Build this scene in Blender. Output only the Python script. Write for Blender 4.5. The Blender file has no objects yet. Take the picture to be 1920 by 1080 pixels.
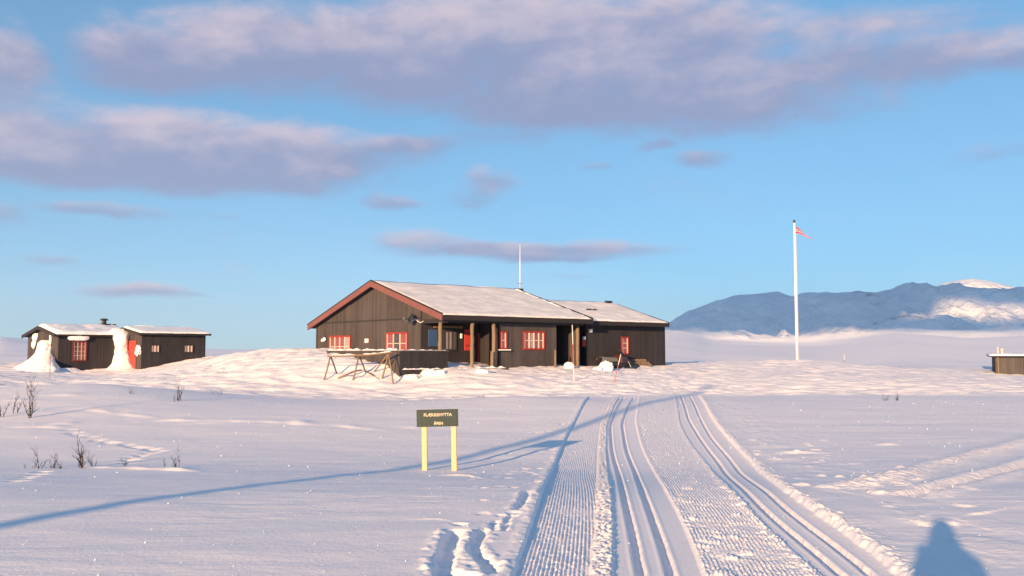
import bpy, bmesh, math, random
import numpy as np
from mathutils import Vector, Matrix

random.seed(7)
R = math.radians
scene = bpy.context.scene
col = scene.collection

# ------------------------------------------------------------------ camera
F, CX, CY = 1700.0, 960.0, 540.0            # focal length and centre in photo pixels
PITCH = math.atan(120 / F)                  # eye level lies at photo row 660
CAMZ = 1.6
cam_d = bpy.data.cameras.new('camera')
cam_d.sensor_width = 36.0
cam_d.lens = 36.0 * F / 1920
cam_d.clip_start = 0.05
cam_d.clip_end = 60000
cam = bpy.data.objects.new('camera', cam_d)
cam.location = (0, 0, CAMZ)
cam.rotation_euler = (math.pi / 2 + PITCH, 0, 0)
col.objects.link(cam)
scene.camera = cam

# ------------------------------------------------------------------ light
SUN_EL = R(9.8)
SUN_AZ = R(24.0)                            # the light travels this far right of straight ahead
LDIR = Vector((math.sin(SUN_AZ) * math.cos(SUN_EL), math.cos(SUN_AZ) * math.cos(SUN_EL), -math.sin(SUN_EL)))
sun_d = bpy.data.lights.new('sun', 'SUN')
sun_d.energy = 5.0
sun_d.angle = R(0.53)
sun_d.color = (1.0, 0.61, 0.30)
sun = bpy.data.objects.new('sun', sun_d)
sun.rotation_euler = LDIR.to_track_quat('-Z', 'Y').to_euler()
sun.location = (-30, -60, 40)
col.objects.link(sun)

scene.view_settings.view_transform = 'Standard'
scene.view_settings.look = 'None'
scene.view_settings.gamma = 1.0
scene.view_settings.use_curve_mapping = False
scene.view_settings.exposure = 1.14
scene.render.film_transparent = False
scene.cycles.use_denoising = True
scene.cycles.max_bounces = 6
scene.cycles.volume_bounces = 3

# pixel helpers ----------------------------------------------------
cp, sp = math.cos(PITCH), math.sin(PITCH)
def ray(px, py):
    v = (CY - py) / F
    return Vector(((px - CX) / F, cp - v * sp, sp + v * cp))
def at(px, py, Y):
    d = ray(px, py)
    t = Y / d.y
    return Vector((d.x * t, Y, CAMZ + d.z * t))
def sky_pt(px, py):
    d = ray(px, py).normalized()
    return math.atan2(d.x, d.y), math.asin(d.z)

# ------------------------------------------------------------------ world
world = bpy.data.worlds.new('World')
scene.world = world
world.use_nodes = True
wt = world.node_tree
for n in list(wt.nodes): wt.nodes.remove(n)

class NT:
    def __init__(s, tree): s.t = tree
    def new(s, typ, **kw):
        n = s.t.nodes.new(typ)
        for k, v in kw.items(): setattr(n, k, v)
        return n
    def put(s, sock, v):
        if isinstance(v, bpy.types.NodeSocket): s.t.links.new(v, sock)
        elif v is not None: sock.default_value = v
    def math(s, op, a, b=None, c=None, clamp=False):
        n = s.new('ShaderNodeMath', operation=op); n.use_clamp = clamp
        s.put(n.inputs[0], a); s.put(n.inputs[1], b); s.put(n.inputs[2], c)
        return n.outputs[0]
    def vmath(s, op, a, b=None, out=0):
        n = s.new('ShaderNodeVectorMath', operation=op)
        s.put(n.inputs[0], a); s.put(n.inputs[1], b)
        return n.outputs[out]
    def maprange(s, v, a, b, c=0.0, d=1.0, smooth=True):
        n = s.new('ShaderNodeMapRange'); n.interpolation_type = 'SMOOTHSTEP' if smooth else 'LINEAR'
        s.put(n.inputs[0], v)
        for i, q in enumerate((a, b, c, d)): s.put(n.inputs[1 + i], q)
        return n.outputs[0]
    def noise(s, vec, scale, detail=4, rough=0.55, dist=0.0):
        n = s.new('ShaderNodeTexNoise')
        if vec is not None: s.put(n.inputs['Vector'], vec)
        n.inputs['Scale'].default_value = scale; n.inputs['Detail'].default_value = detail
        n.inputs['Roughness'].default_value = rough; n.inputs['Distortion'].default_value = dist
        return n.outputs['Fac'], n.outputs['Color']
    def mix(s, f, a, b):
        n = s.new('ShaderNodeMix', data_type='RGBA'); n.clamp_factor = True
        s.put(n.inputs[0], f); s.put(n.inputs[6], a); s.put(n.inputs[7], b)
        return n.outputs[2]
    def sep(s, v):
        n = s.new('ShaderNodeSeparateXYZ'); s.put(n.inputs[0], v); return n.outputs
    def comb(s, x, y, z=0.0):
        n = s.new('ShaderNodeCombineXYZ')
        s.put(n.inputs[0], x); s.put(n.inputs[1], y); s.put(n.inputs[2], z)
        return n.outputs[0]

# clouds seen in the photograph, as ellipses on the sky (photo pixels)
CLOUDS = [(300, 105, 190, 62, 1), (520, 90, 230, 90, 1), (760, 95, 260, 110, 1), (1000, 110, 330, 140, 1), (1250, 80, 280, 110, 1),
          (1300, 175, 330, 75, .95), (1080, 190, 230, 60, 1), (1620, 120, 330, 55, .85), (1880, 110, 75, 36, .8), (1560, 60, 300, 50, .6),
          (60, 265, 250, 75, 1), (320, 270, 280, 75, 1), (540, 285, 230, 62, 1), (250, 315, 420, 50, 1), (720, 275, 150, 30, .8),
          (20, 105, 62, 62, .9), (10, 160, 90, 40, .6), (915, 345, 62, 30, .62), (890, 372, 70, 20, .55), (725, 378, 70, 18, .62),
          (200, 402, 140, 15, .65), (30, 408, 60, 20, .5), (800, 455, 130, 26, .7), (985, 472, 290, 25, .9), (1030, 488, 180, 14, .8),
          (270, 545, 115, 18, .85), (380, 550, 60, 8, .6), (80, 493, 64, 12, .6), (1330, 293, 76, 20, .65), (1218, 270, 50, 14, .6), (1118, 305, 48, 13, .55),
          (1340, 215, 330, 50, .6), (1890, 285, 90, 26, .5), (950, 260, 170, 34, .45), (410, 410, 50, 8, .4), (1070, 523, 90, 9, .4)]

def cloud_group():
    g = bpy.data.node_groups.new('cloud_cover', 'ShaderNodeTree')
    g.interface.new_socket('Vector', in_out='INPUT', socket_type='NodeSocketVector')
    g.interface.new_socket('Cover', in_out='OUTPUT', socket_type='NodeSocketFloat')
    g.interface.new_socket('Lit', in_out='OUTPUT', socket_type='NodeSocketFloat')
    N = NT(g)
    gi = N.new('NodeGroupInput'); go = N.new('NodeGroupOutput')
    v = gi.outputs[0]
    warp, wc = N.noise(N.vmath('MULTIPLY', v, (1.0, 2.2, 1.0)), 5.0, 4, 0.55)
    off = N.vmath('MULTIPLY', N.vmath('SUBTRACT', wc, (0.5, 0.5, 0.5)), (0.10, 0.045, 0.0))
    vw = N.vmath('ADD', v, off)
    acc = None; num = None; den = None
    for (cx, cy, rx, ry, st) in CLOUDS:
        a, e = sky_pt(cx, cy)
        d = N.vmath('SUBTRACT', vw, (a, e, 0))
        d = N.vmath('MULTIPLY', d, (F / rx * 0.93, F / ry * 0.93, 0))
        ln = N.vmath('LENGTH', d, out=1)
        m = N.maprange(ln, 1.42, 0.15, 0.0, st)
        top = N.math('MULTIPLY', N.sep(d)[1], m)
        if acc is None: acc, num, den = m, top, m
        else:
            n = N.new('ShaderNodeMath', operation='SMOOTH_MAX')
            N.put(n.inputs[0], acc); N.put(n.inputs[1], m); n.inputs[2].default_value = 0.15
            acc = n.outputs[0]
            num = N.math('ADD', num, top); den = N.math('ADD', den, m)
    # the same kind of broken cloud goes on over the rest of the sky
    ax, ey, _ = N.sep(v)
    gen, _ = N.noise(N.vmath('MULTIPLY', vw, (1.0, 3.2, 1.0)), 2.6, 3, 0.5)
    gen = N.maprange(gen, 0.53, 0.72)
    side = N.maprange(N.math('ABSOLUTE', ax), 0.58, 0.75)
    high = N.maprange(ey, 0.40, 0.52)
    low = N.maprange(ey, 0.03, 0.14)
    w = N.math('MULTIPLY', N.math('MAXIMUM', side, high), low)
    acc = N.math('MAXIMUM', acc, N.math('MULTIPLY', gen, w))
    fine, _ = N.noise(N.vmath('MULTIPLY', v, (1.0, 2.3, 1.0)), 8.0, 7, 0.60, 0.4)
    fine = N.math('SUBTRACT', fine, 0.5)
    puff, _ = N.noise(N.vmath('MULTIPLY', v, (1.0, 1.9, 1.0)), 14.0, 5, 0.6, 0.2)
    acc = N.math('ADD', acc, N.math('MULTIPLY', fine, 0.95))
    acc = N.math('ADD', acc, N.math('MULTIPLY', N.math('SUBTRACT', puff, 0.5), 0.55))
    wisp, _ = N.noise(N.vmath('MULTIPLY', v, (1.0, 2.6, 1.0)), 38.0, 4, 0.65, 0.6)
    acc = N.math('ADD', acc, N.math('MULTIPLY', N.math('SUBTRACT', wisp, 0.5), 0.22))
    N.put(go.inputs[0], N.maprange(acc, 0.16, 0.86))
    top = N.math('DIVIDE', num, N.math('ADD', den, 0.02))
    N.put(go.inputs[1], N.maprange(N.math('ADD', top, N.math('MULTIPLY', N.math('ADD', fine, N.math('SUBTRACT', puff, 0.5)), 1.5)), -0.35, 0.95))
    return g

N = NT(wt)
sky = N.new('ShaderNodeTexSky', sky_type='NISHITA')
sky.sun_disc = False
sky.sun_elevation = SUN_EL
sky.sun_rotation = math.pi + SUN_AZ
sky.altitude = 1000
sky.air_density = 0.85
sky.dust_density = 0.2
sky.ozone_density = 4.0
tc = N.new('ShaderNodeTexCoord')
dx, dy, dz = N.sep(tc.outputs['Generated'])
az = N.math('ARCTAN2', dx, dy)
el = N.math('ARCSINE', dz)
vec = N.comb(az, el)
cg = cloud_group()
cn = N.new('ShaderNodeGroup'); cn.node_tree = cg
N.put(cn.inputs[0], vec)
c0, lit = cn.outputs[0], cn.outputs[1]
gam = N.new('ShaderNodeGamma'); gam.inputs['Gamma'].default_value = 0.58
N.put(gam.inputs['Color'], sky.outputs[0])
clear = N.vmath('MULTIPLY', gam.outputs[0], (1.14, 1.58, 1.72))
SKY_K = 0.088
cl = N.mix(lit, (1.55, 1.72, 2.70, 1), (3.6, 3.0, 3.4, 1))
skyc = N.mix(N.math('MULTIPLY', c0, 0.88), clear, cl)
bg = N.new('ShaderNodeBackground')
N.put(bg.inputs['Color'], skyc)
bg.inputs['Strength'].default_value = SKY_K
wo = N.new('ShaderNodeOutputWorld')
wt.links.new(bg.outputs[0], wo.inputs[0])

# ------------------------------------------------------------------ numpy helpers
def vnoise(x, y, seed=0):
    xi = np.floor(x).astype(np.int64); yi = np.floor(y).astype(np.int64)
    xf = x - xi; yf = y - yi
    u = xf * xf * xf * (xf * (xf * 6 - 15) + 10); v = yf * yf * yf * (yf * (yf * 6 - 15) + 10)
    def g(ix, iy, fx, fy):
        h = (ix * 374761393 + iy * 668265263 + seed * 982451653) & 0xffffffff
        h = ((h ^ (h >> 13)) * 1274126177) & 0xffffffff
        h = h ^ (h >> 16)
        a = h.astype(np.float64) * (2 * math.pi / 4294967296.0)
        return np.cos(a) * fx + np.sin(a) * fy
    n00 = g(xi, yi, xf, yf); n10 = g(xi + 1, yi, xf - 1, yf)
    n01 = g(xi, yi + 1, xf, yf - 1); n11 = g(xi + 1, yi + 1, xf - 1, yf - 1)
    return ((n00 * (1 - u) + n10 * u) * (1 - v) + (n01 * (1 - u) + n11 * u) * v) * 1.4
def fbm(x, y, seed=0, octv=4, gain=0.5, lac=2.03):
    s = 0; a = 1.0
    for k in range(octv):
        s = s + a * vnoise(x, y, seed + 17 * k); a *= gain; x = x * lac + 3.1; y = y * lac - 1.7
    return s
def sstep(a, b, x):
    t = np.clip((x - a) / (b - a), 0, 1)
    return t * t * (3 - 2 * t)

# ------------------------------------------------------------------ terrain
pts = []
PROF_Y = [-12, 0, 5, 8, 11, 15, 18, 22, 26, 28.5, 30, 31.5, 33, 34.3]
PROF_L = [0, 0, 0, 0, -.04, -.33, -.36, -.28, -.06, .10, .153, .03, -.06, .10]
PROF_R = [0, 0, 0, 0, -.05, -.20, -.24, -.21, -.12, -.05, -.02, .01, .02, -.05]
for y, zl, zr in zip(PROF_Y, PROF_L, PROF_R):
    for xf in (-1.0, -.5, 0, .25, .5, 1.0):
        x = xf * (max(y, 0) * .75 + 5)
        w = float(sstep(2.5, 8, x)); z = zl * (1 - w) + zr * w
        lift = 0.42 * float(sstep(4, 15, -x)) * float(sstep(14, 29, y)) * (1 - .5 * float(sstep(30, 33, y)))
        pts.append((x, y, z + lift))
def crest_y(x): return 30.2 + 2.8 * sstep(2.5, 8, x)
for px, py, Y in [(620, 713, 36), (735, 713, 36.2), (560, 712, 36), (450, 712, 36), (850, 709, 36.7), (1000, 711, 37), (1150, 713, 37.5),
                  (760, 703, 37), (830, 699, 37.4), (890, 693, 38.6), (940, 692, 40), (1040, 685, 43.2), (1130, 684, 46), (1247, 682, 49.5),
                  (1300, 700, 43), (1300, 712, 39), (1500, 709, 40), (1500, 696, 47), (1700, 712, 40),
                  (1900, 718, 40), (1700, 704, 47), (1900, 712, 46), (1300, 679, 57), (1495, 675, 58), (1600, 682, 58), (1700, 690, 58), (1860, 703, 58), (1990, 703, 60),
                  (600, 664, 42), (645, 663, 40.5), (680, 669, 39.6), (705, 676, 38.7), (735, 686, 37.4), (650, 692, 37.2), (590, 692, 37.2), (560, 662, 43), (500, 663, 44.5), (440, 666, 46),
                  (408, 670, 47), (480, 690, 38), (400, 697, 40), (330, 698, 46), (265, 699, 50), (200, 705, 52), (110, 699, 51), (30, 697, 52), (-60, 695, 52),
                  (60, 713, 36), (200, 713, 36), (320, 713, 36), (0, 705, 42), (-150, 700, 40),
                  (395, 668, 58), (390, 672, 66), (250, 672, 66), (80, 672, 68), (0, 666, 68), (-150, 660, 66)]:
    p = at(px, py, Y); pts.append((p.x, p.y, p.z))
for x, y, z in [(0, 62, 1.0), (-8, 55, 1.2), (4, 50, 1.0), (-12, 64, .9), (12, 62, .9)]:
    pts.append((x, y, z))
P = np.array(pts)
def tps_fit(P, lam=0.0002):
    n = len(P); d = np.hypot(P[:, None, 0] - P[None, :, 0], P[:, None, 1] - P[None, :, 1])
    K = np.where(d > 0, d * d * np.log(np.maximum(d, 1e-9)), 0) + lam * np.eye(n) * 50
    A = np.zeros((n + 3, n + 3)); A[:n, :n] = K
    A[:n, n] = 1; A[:n, n + 1:] = P[:, :2]; A[n, :n] = 1; A[n + 1:, :n] = P[:, :2].T
    return np.linalg.solve(A, np.concatenate([P[:, 2], np.zeros(3)]))
TW = tps_fit(P)
def tps(x, y):
    n = len(P); r = TW[n] + TW[n + 1] * x + TW[n + 2] * y
    for k in range(n):
        d2 = (x - P[k, 0]) ** 2 + (y - P[k, 1]) ** 2
        r = r + TW[k] * 0.5 * d2 * np.log(np.maximum(d2, 1e-12))
    return r
HZ_AZ = np.array([-1.5, -.75, -.56, -.52, -.46, -.33, -.2, 0, .12, .165, .195, .22, .28, .33, .38, .42, .46, .50, .58, 1, 1.5])
HZ_PY = np.array([640, 634, 634, 640, 655, 656, 657, 655, 640, 621, 626, 636, 640, 641, 634, 625, 629, 634, 628, 632, 636.])
def far_h(x, y):
    yy = np.maximum(y, 1.0)
    a = x / yy
    top = CAMZ + (660 - np.interp(a, HZ_AZ, HZ_PY)) / F * 3200
    val = np.interp(a, [-1.2, -.3, .1, .4, 1.2], [-7, -6, -12, -20, -20])
    h = 0.6 + (val - 0.6) * sstep(60, 420, yy)
    h = h + (top - h) * sstep(500, 3200, yy)
    h = h + 5.0 * fbm(x / 420, y / 300, 31, 4) * sstep(250, 900, yy)
    h = h - sstep(3400, 9000, yy) * 160
    return h
def base_h(x, y):
    lim = 0.72 * np.maximum(y, 0) + 8
    xc = np.clip(x, -lim, lim)
    near = tps(xc, np.clip(y, -14, 68))
    w = sstep(58, 72, y)
    return near * (1 - w) + far_h(x, y) * w

def ground_hit(px, py, fn=None):
    d = ray(px, py); Ys = np.concatenate([np.linspace(3, 62, 4000)])
    xs = d.x / d.y * Ys; zs = CAMZ + d.z / d.y * Ys
    g = (fn or base_h)(xs, Ys)
    below = np.where(zs < g)[0]
    i = below[0] if len(below) else len(Ys) - 1
    return Vector((float(xs[i]), float(Ys[i]), float(g[i])))

# the ski trail: photo polylines laid on the snow
CURVES_PX = {
    'L': [(1101, 746), (1085, 772), (1061, 815), (1046, 850), (1030, 885), (1015, 920), (1000, 965), (980, 1020), (958, 1079)],
    'PL1': [(1160, 746), (1139, 793), (1138, 842), (1143, 891), (1149, 930), (1151, 964), (1152, 1020), (1151, 1078)],
    'A': [(1167.5, 746), (1144, 793), (1147, 838), (1160, 882), (1169, 923), (1180, 964), (1192, 1020), (1204, 1078)],
    'B': [(1186, 746), (1166, 790), (1174, 838), (1191, 878), (1204, 915), (1220, 956), (1237, 1000), (1262, 1078)],
    'PR1': [(1196, 746), (1190, 788), (1201, 834), (1224, 878), (1249, 923), (1273, 964), (1294, 1012), (1319, 1078)],
    'PL2': [(1269, 746), (1277, 793), (1298, 830), (1330, 866), (1374, 912), (1410, 951), (1464, 1004), (1509, 1041), (1553, 1078)],
    'C': [(1279, 746), (1291, 783), (1318, 826), (1350, 866), (1388, 907), (1428, 947), (1470, 982), (1517, 1018), (1588, 1078)],
    'D': [(1297, 746), (1311, 777), (1332, 815), (1371, 859), (1419, 904), (1468, 945), (1519, 983), (1574, 1021), (1645, 1078)],
    'PR2': [(1314, 746), (1335, 783), (1371, 826), (1415, 870), (1467, 914), (1519, 950), (1574, 986), (1631, 1024), (1695, 1078)],
}
CURVES = {}
for k, pl in CURVES_PX.items():
    w = sorted([ground_hit(*p) for p in pl], key=lambda v: v.y)
    ys = np.array([v.y for v in w]); xs = np.array([v.x for v in w])
    # gentle smoothing through a dense resample
    yd = np.linspace(ys[0], ys[-1], 120); xd = np.interp(yd, ys, xs)
    ker = np.hanning(15); ker /= ker.sum()
    xp = np.concatenate([xd[0] + (xd[1] - xd[0]) * np.arange(-7, 0), xd, xd[-1] + (xd[-1] - xd[-2]) * np.arange(1, 8)])
    xd = np.convolve(xp, ker, 'valid')
    s0 = (xd[6] - xd[0]) / (yd[6] - yd[0]); s1 = (xd[-1] - xd[-10]) / (yd[-1] - yd[-10])
    yd = np.concatenate([[-40], yd, [yd[-1] + 4, 12000]])
    xd = np.concatenate([[xd[0] + s0 * (-40 - yd[1])], xd, [xd[-1] + s1 * 4, xd[-1] + s1 * 4]])
    CURVES[k] = (yd, xd)
def cx(k, y): return np.interp(y, *CURVES[k])

def seg_lines(lst):
    return [[ground_hit(*p) for p in pl] for pl in lst]
SCARPS = seg_lines([[(0, 802), (90, 802), (150, 801)], [(150, 767), (230, 778), (300, 784)], [(60, 799), (120, 796), (185, 793)],
                    [(230, 792), (330, 789), (470, 791)], [(330, 796), (470, 790), (590, 795)], [(510, 794), (600, 798)], [(612, 797), (700, 806)],
                    [(140, 878), (260, 880), (390, 886)], [(660, 805), (720, 806)], [(740, 802), (800, 804)], [(750, 974), (820, 975), (868, 980)], [(800, 890), (870, 893), (940, 902)],
                    [(850, 964), (905, 972)], [(905, 930), (960, 938)], [(0, 752), (40, 753), (80, 752)], [(60, 742), (150, 742)],
                    [(1440, 852), (1510, 850), (1590, 852)], [(1610, 838), (1700, 832)], [(1490, 872), (1560, 866)],
                    [(1780, 975), (1850, 962), (1920, 950)], [(1700, 985), (1760, 955)], [(1480, 930), (1530, 925)], [(1850, 1000), (1920, 990)], [(1880, 1050), (1930, 1040)]])
DENTS = [(ground_hit(*p), r, d) for p, r, d in
         [((958, 966), .06, .028), ((946, 984), .06, .03), ((862, 984), .07, .03), ((868, 1080), .10, .05), ((1000, 905), .06, .03), ((1012, 880), .06, .025), ((985, 880), .06, .025), ((960, 885), .07, .02)]]
TRENCH = [([ground_hit(*p) for p in pl], w, d) for pl, w, d in
          [([(862, 992), (848, 1004), (843, 1022), (836, 1040), (831, 1064), (842, 1085)], .075, .085), ([(915, 990), (903, 1000), (893, 1016), (890, 1032), (904, 1046), (918, 1056), (926, 1074)], .055, .06),
           ([(992, 920), (984, 932), (977, 946), (968, 955)], .05, .05), ([(958, 962), (948, 980), (944, 996)], .03, .03), ([(935, 975), (925, 984), (930, 996)], .035, .03)]]
for p in [(128, 806), (140, 812), (150, 817), (168, 820), (182, 826), (198, 830), (212, 831), (238, 835), (252, 839), (268, 840), (284, 843), (298, 846), (280, 850),
          (266, 854), (252, 858), (243, 863), (236, 869), (30, 903), (42, 898), (54, 894), (66, 890), (78, 886)]:
    DENTS.append((ground_hit(*p), .11, .045))
rr = random.Random(5)
for k in range(55):                          # churned snow beside the trail, as on the left in the photograph
    yy = rr.uniform(9, 24); xx = float(cx('L', np.array(yy))) - abs(rr.gauss(0, .55)) - .1
    DENTS.append((Vector((xx, yy, 0)), rr.uniform(.03, .09), rr.uniform(.006, .018)))
for k in range(45):
    yy = rr.uniform(8, 20); xx = float(cx('PR2', np.array(yy))) + abs(rr.gauss(.9, .7)) + .1
    DENTS.append((Vector((xx, yy, 0)), rr.uniform(.05, .12), -rr.uniform(.006, .03)))
for k in range(34):                           # clods lying on the middle strip
    yy = 6.3 + rr.random() ** 1.5 * 16; t = rr.uniform(.12, .9)
    xx = float(cx('PR1', np.array(yy))) * (1 - t) + float(cx('PL2', np.array(yy))) * t
    DENTS.append((Vector((xx, yy, 0)), rr.uniform(.04, .09), -rr.uniform(.008, .018)))
for k in range(13):                           # holes left by ski poles beside each pair of grooves
    for a_, off in (('PL1', -.10), ('PR1', .12), ('PL2', -.12), ('PR2', .16)):
        yy = 6.4 + k * 1.35 + rr.uniform(-.2, .2) + (.6 if off < 0 else 0)
        DENTS.append((Vector((float(cx(a_, np.array(yy))) + off + rr.uniform(-.05, .05), yy, 0)), rr.uniform(.018, .028), .05))
RTRACK = [[ground_hit(*p) for p in pl] for pl in
          [[(1545, 925), (1650, 902), (1760, 872), (1850, 848), (1980, 815)], [(1690, 935), (1800, 903), (1990, 850)]]]

def poly_dist(x, y, pl):
    best = np.full_like(x, 1e9); sgn = np.zeros_like(x); tt = np.zeros_like(x)
    n = len(pl) - 1
    for i in range(n):
        a, b = pl[i], pl[i + 1]
        ex, ey = b.x - a.x, b.y - a.y; L2 = ex * ex + ey * ey
        t = np.clip(((x - a.x) * ex + (y - a.y) * ey) / L2, 0, 1)
        qx, qy = x - a.x - t * ex, y - a.y - t * ey
        d = np.hypot(qx, qy); s = np.sign(ex * qy - ey * qx)
        m = d < best
        best = np.where(m, d, best); sgn = np.where(m, s, sgn); tt = np.where(m, (i + t) / n, tt)
    return best, sgn, tt

def detail_h(x, y):
    x = np.asarray(x, float); y = np.asarray(y, float)
    h = np.zeros_like(x)
    near = 1 - sstep(0, 1.4, y - crest_y(x))
    L = cx('L', y); PL1 = cx('PL1', y); PR1 = cx('PR1', y); PL2 = cx('PL2', y); PR2 = cx('PR2', y)
    wob = 0.012 * vnoise(x * 0 + y * 3.1, y * 0, 4) + .006 * vnoise(x * 6, y * 9, 5)
    intrail = sstep(-.004, .026, x - L - wob) * (1 - sstep(-.02, .03, x - PR2 + wob * 2))
    # open snow: wind ripples and soft hollows
    open_w = 1 - intrail * near
    rip = .0035 * fbm(x / 1.1, y / .34, 11, 4) + .014 * fbm(x / 3.2, y / 1.6, 12, 3) + .0011 * fbm(x / .12, y / .07, 13, 3)
    patch = sstep(-.1, .5, fbm(x / 4.0, y / 2.5, 14, 2))
    rip = rip + .004 * patch * fbm(x / .5, y / .12, 15, 3)
    h += rip * open_w * near
    # trodden snow between the crest and the houses
    far = sstep(.3, 2.5, y - crest_y(x)) * (1 - sstep(62, 90, y))
    lumpy = np.exp(-((x + 13) / 6.5) ** 2 - ((y - 41) / 5.5) ** 2)
    h += far * (-.03 + .060 * fbm(x / 1.0, y / .46, 21, 3) + .03 * np.abs(fbm(x / 1.4, y / .9, 25, 3)) + .035 * fbm(x / 3.0, y / 2.2, 22, 3) + lumpy * (.11 * fbm(x / 1.1, y / 1.1, 23, 4) + .06 * np.abs(fbm(x / .5, y / .5, 24, 3))))
    # the trail
    depth = -.045
    t = np.zeros_like(x) + depth
    fade_rib = np.clip(1.15 - y / 24, .35, 1)
    def ribs(s, mod):
        ph = s * 2 * math.pi
        return (0.5 + 0.5 * np.cos(ph)) ** 1.4 * mod
    chop = .35 + .65 * sstep(-.45, .2, vnoise(x * 42, y * 20, 41) + .35 * vnoise(x * 9, y * 5, 46))
    patchy = sstep(-.6, .1, fbm(x / .5, y / .7, 42, 2))
    crumb = np.clip(fbm(x / .05, y / .06, 43, 3), 0, 2)
    cord1 = sstep(.04, .06, x - L) * (1 - sstep(-.20, -.16, x - PL1 + .04 * vnoise(y * 2.2, y * 0, 44)))
    t += cord1 * (ribs((x - L) / .034, .019) * chop * fade_rib * (.45 + .55 * patchy) + .009 * crumb)
    berm = sstep(-.22, -.15, x - PL1) * (1 - sstep(-.025, .012, x - PL1 + .02 * vnoise(y * 14, y * 0, 45)))
    t += berm * (.020 + .020 * fbm(x / .07, y / .08, 47, 3) + .018 * np.clip(fbm(x / .045, y / .05, 48, 2), 0, 2))
    mid = sstep(-.004, .03, x - PR1) * (1 - sstep(-.03, .006, x - PL2))
    t += mid * (.010 + ribs((x - PR1) / .036, .015) * chop * fade_rib * (.3 + .7 * patchy) + .009 * crumb + .006 * fbm(x / .22, y / .16, 49, 3))
    edge = np.exp(-((x - PR1 - .05) / .03) ** 2) + 1.5 * np.exp(-((x - PL2 + .06) / .05) ** 2)
    t += edge * (.006 + .012 * np.clip(fbm(x / .06, y / .08, 50, 3), -.3, 2))
    for k in 'ABCD':
        c = cx(k, y) + .004 * vnoise(y * 1.7, y * 0, 60 + ord(k))
        d = x - c
        prof = sstep(.044, .030, np.abs(d) + .010 * fbm(x / .06, y / .16, 97, 3) * fade_rib)
        t += -.050 * prof * (1 + .16 * fbm(y / .5, x * 0, 98, 2)) + .010 * prof * np.clip(fbm(x / .04, y / .07, 99, 2) - .15, 0, 1) + .006 * np.exp(-((np.abs(d) - .060) / .018) ** 2)
    t += .0006 * fbm(x / .05, y / .2, 51, 2)
    h += near * intrail * t
    rb = np.exp(-((x - PR2 - .07) / .07) ** 2) * near
    h += rb * (.016 + .028 * np.clip(fbm(x / .09, y / .12, 52, 3), -.4, 2))
    lb = np.exp(-((x - L + .05) / .06) ** 2) * near
    h += lb * (.008 + .012 * fbm(x / .12, y / .2, 53, 3))
    for p, r, dpt in DENTS:
        m = (np.abs(x - p.x) < 3.2 * r) & (np.abs(y - p.y) < 4.5 * r)
        if not m.any(): continue
        ddx = (x[m] - p.x) / r; ddy = (y[m] - p.y) / (r * 1.35)
        q = np.sqrt(ddx ** 2 + ddy ** 2) * (1 + .45 * fbm(x[m] * 9, y[m] * 7, 71, 2))
        h[m] += -dpt * sstep(1.25, .55, q) + .14 * dpt * np.exp(-((q - 1.5) / .35) ** 2)
    for pl, w_, dpt in TRENCH:
        m = (x > min(v.x for v in pl) - .6) & (x < max(v.x for v in pl) + .6) & (y > min(v.y for v in pl) - .6) & (y < max(v.y for v in pl) + .6)
        if not m.any(): continue
        xm, ym = x[m], y[m]
        d, s_, tt = poly_dist(xm, ym, pl)
        d = d + .022 * fbm(xm / .09, ym / .12, 72, 3)
        env = sstep(-.02, .12, tt) * (1 - sstep(.9, 1.02, tt)) * np.clip(.8 + .5 * vnoise(tt * 9, tt * 0, 73), .3, 1.2)
        h[m] += env * (-dpt * sstep(w_ * 1.25, w_ * .6, d) + .3 * dpt * np.exp(-((d - w_ * 1.9) / (w_ * .6)) ** 2) * np.clip(.5 + fbm(xm / .12, ym / .15, 74, 2), 0, 1.6))
    for pl in SCARPS:
        x0 = min(v.x for v in pl) - 1; x1 = max(v.x for v in pl) + 1; y0 = min(v.y for v in pl) - 1.5; y1 = max(v.y for v in pl) + 2.5
        m = (x > x0) & (x < x1) & (y > y0) & (y < y1)
        if not m.any(): continue
        xm, ym = x[m], y[m]
        yl = np.interp(xm, [v.x for v in pl], [v.y for v in pl]) + .10 * fbm(xm / .45, xm * 0, 81, 3)
        env = sstep(pl[0].x - .1, pl[0].x + .6, xm) * (1 - sstep(pl[-1].x - .6, pl[-1].x + .1, xm)) * np.clip(.62 + .8 * vnoise(xm * 1.6, xm * 0, 82), 0, 1.2)
        s = max(.35, min(1.1, pl[0].y / 16.0))
        d = (ym - yl) / s
        prof = sstep(-.02, .05, d) * np.exp(-np.clip(d - .05, 0, 9) / .35)
        h[m] += .050 * s * env * prof
    for i, pl in enumerate(RTRACK):
        x0 = min(v.x for v in pl) - 1.2; x1 = max(v.x for v in pl) + 1.2; y0 = min(v.y for v in pl) - 1.2; y1 = max(v.y for v in pl) + 1.2
        m = (x > x0) & (x < x1) & (y > y0) & (y < y1)
        xm, ym = x[m], y[m]
        d, s, tt = poly_dist(xm, ym, pl)
        sd = d * s; env = sstep(.0, .12, tt)
        if i == 0: h[m] += env * (.055 * np.exp(-((sd - .10) / .22) ** 2) + .022 * fbm(xm / .16, ym / .1, 91, 4) * np.exp(-(sd / .4) ** 2))
        else: h[m] += env * (-.04 * sstep(.16, .08, d) + .03 * np.exp(-((d - .24) / .12) ** 2) + .018 * fbm(xm / .1, ym / .1, 92, 3) * np.exp(-(sd / .35) ** 2))
    return h
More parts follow.
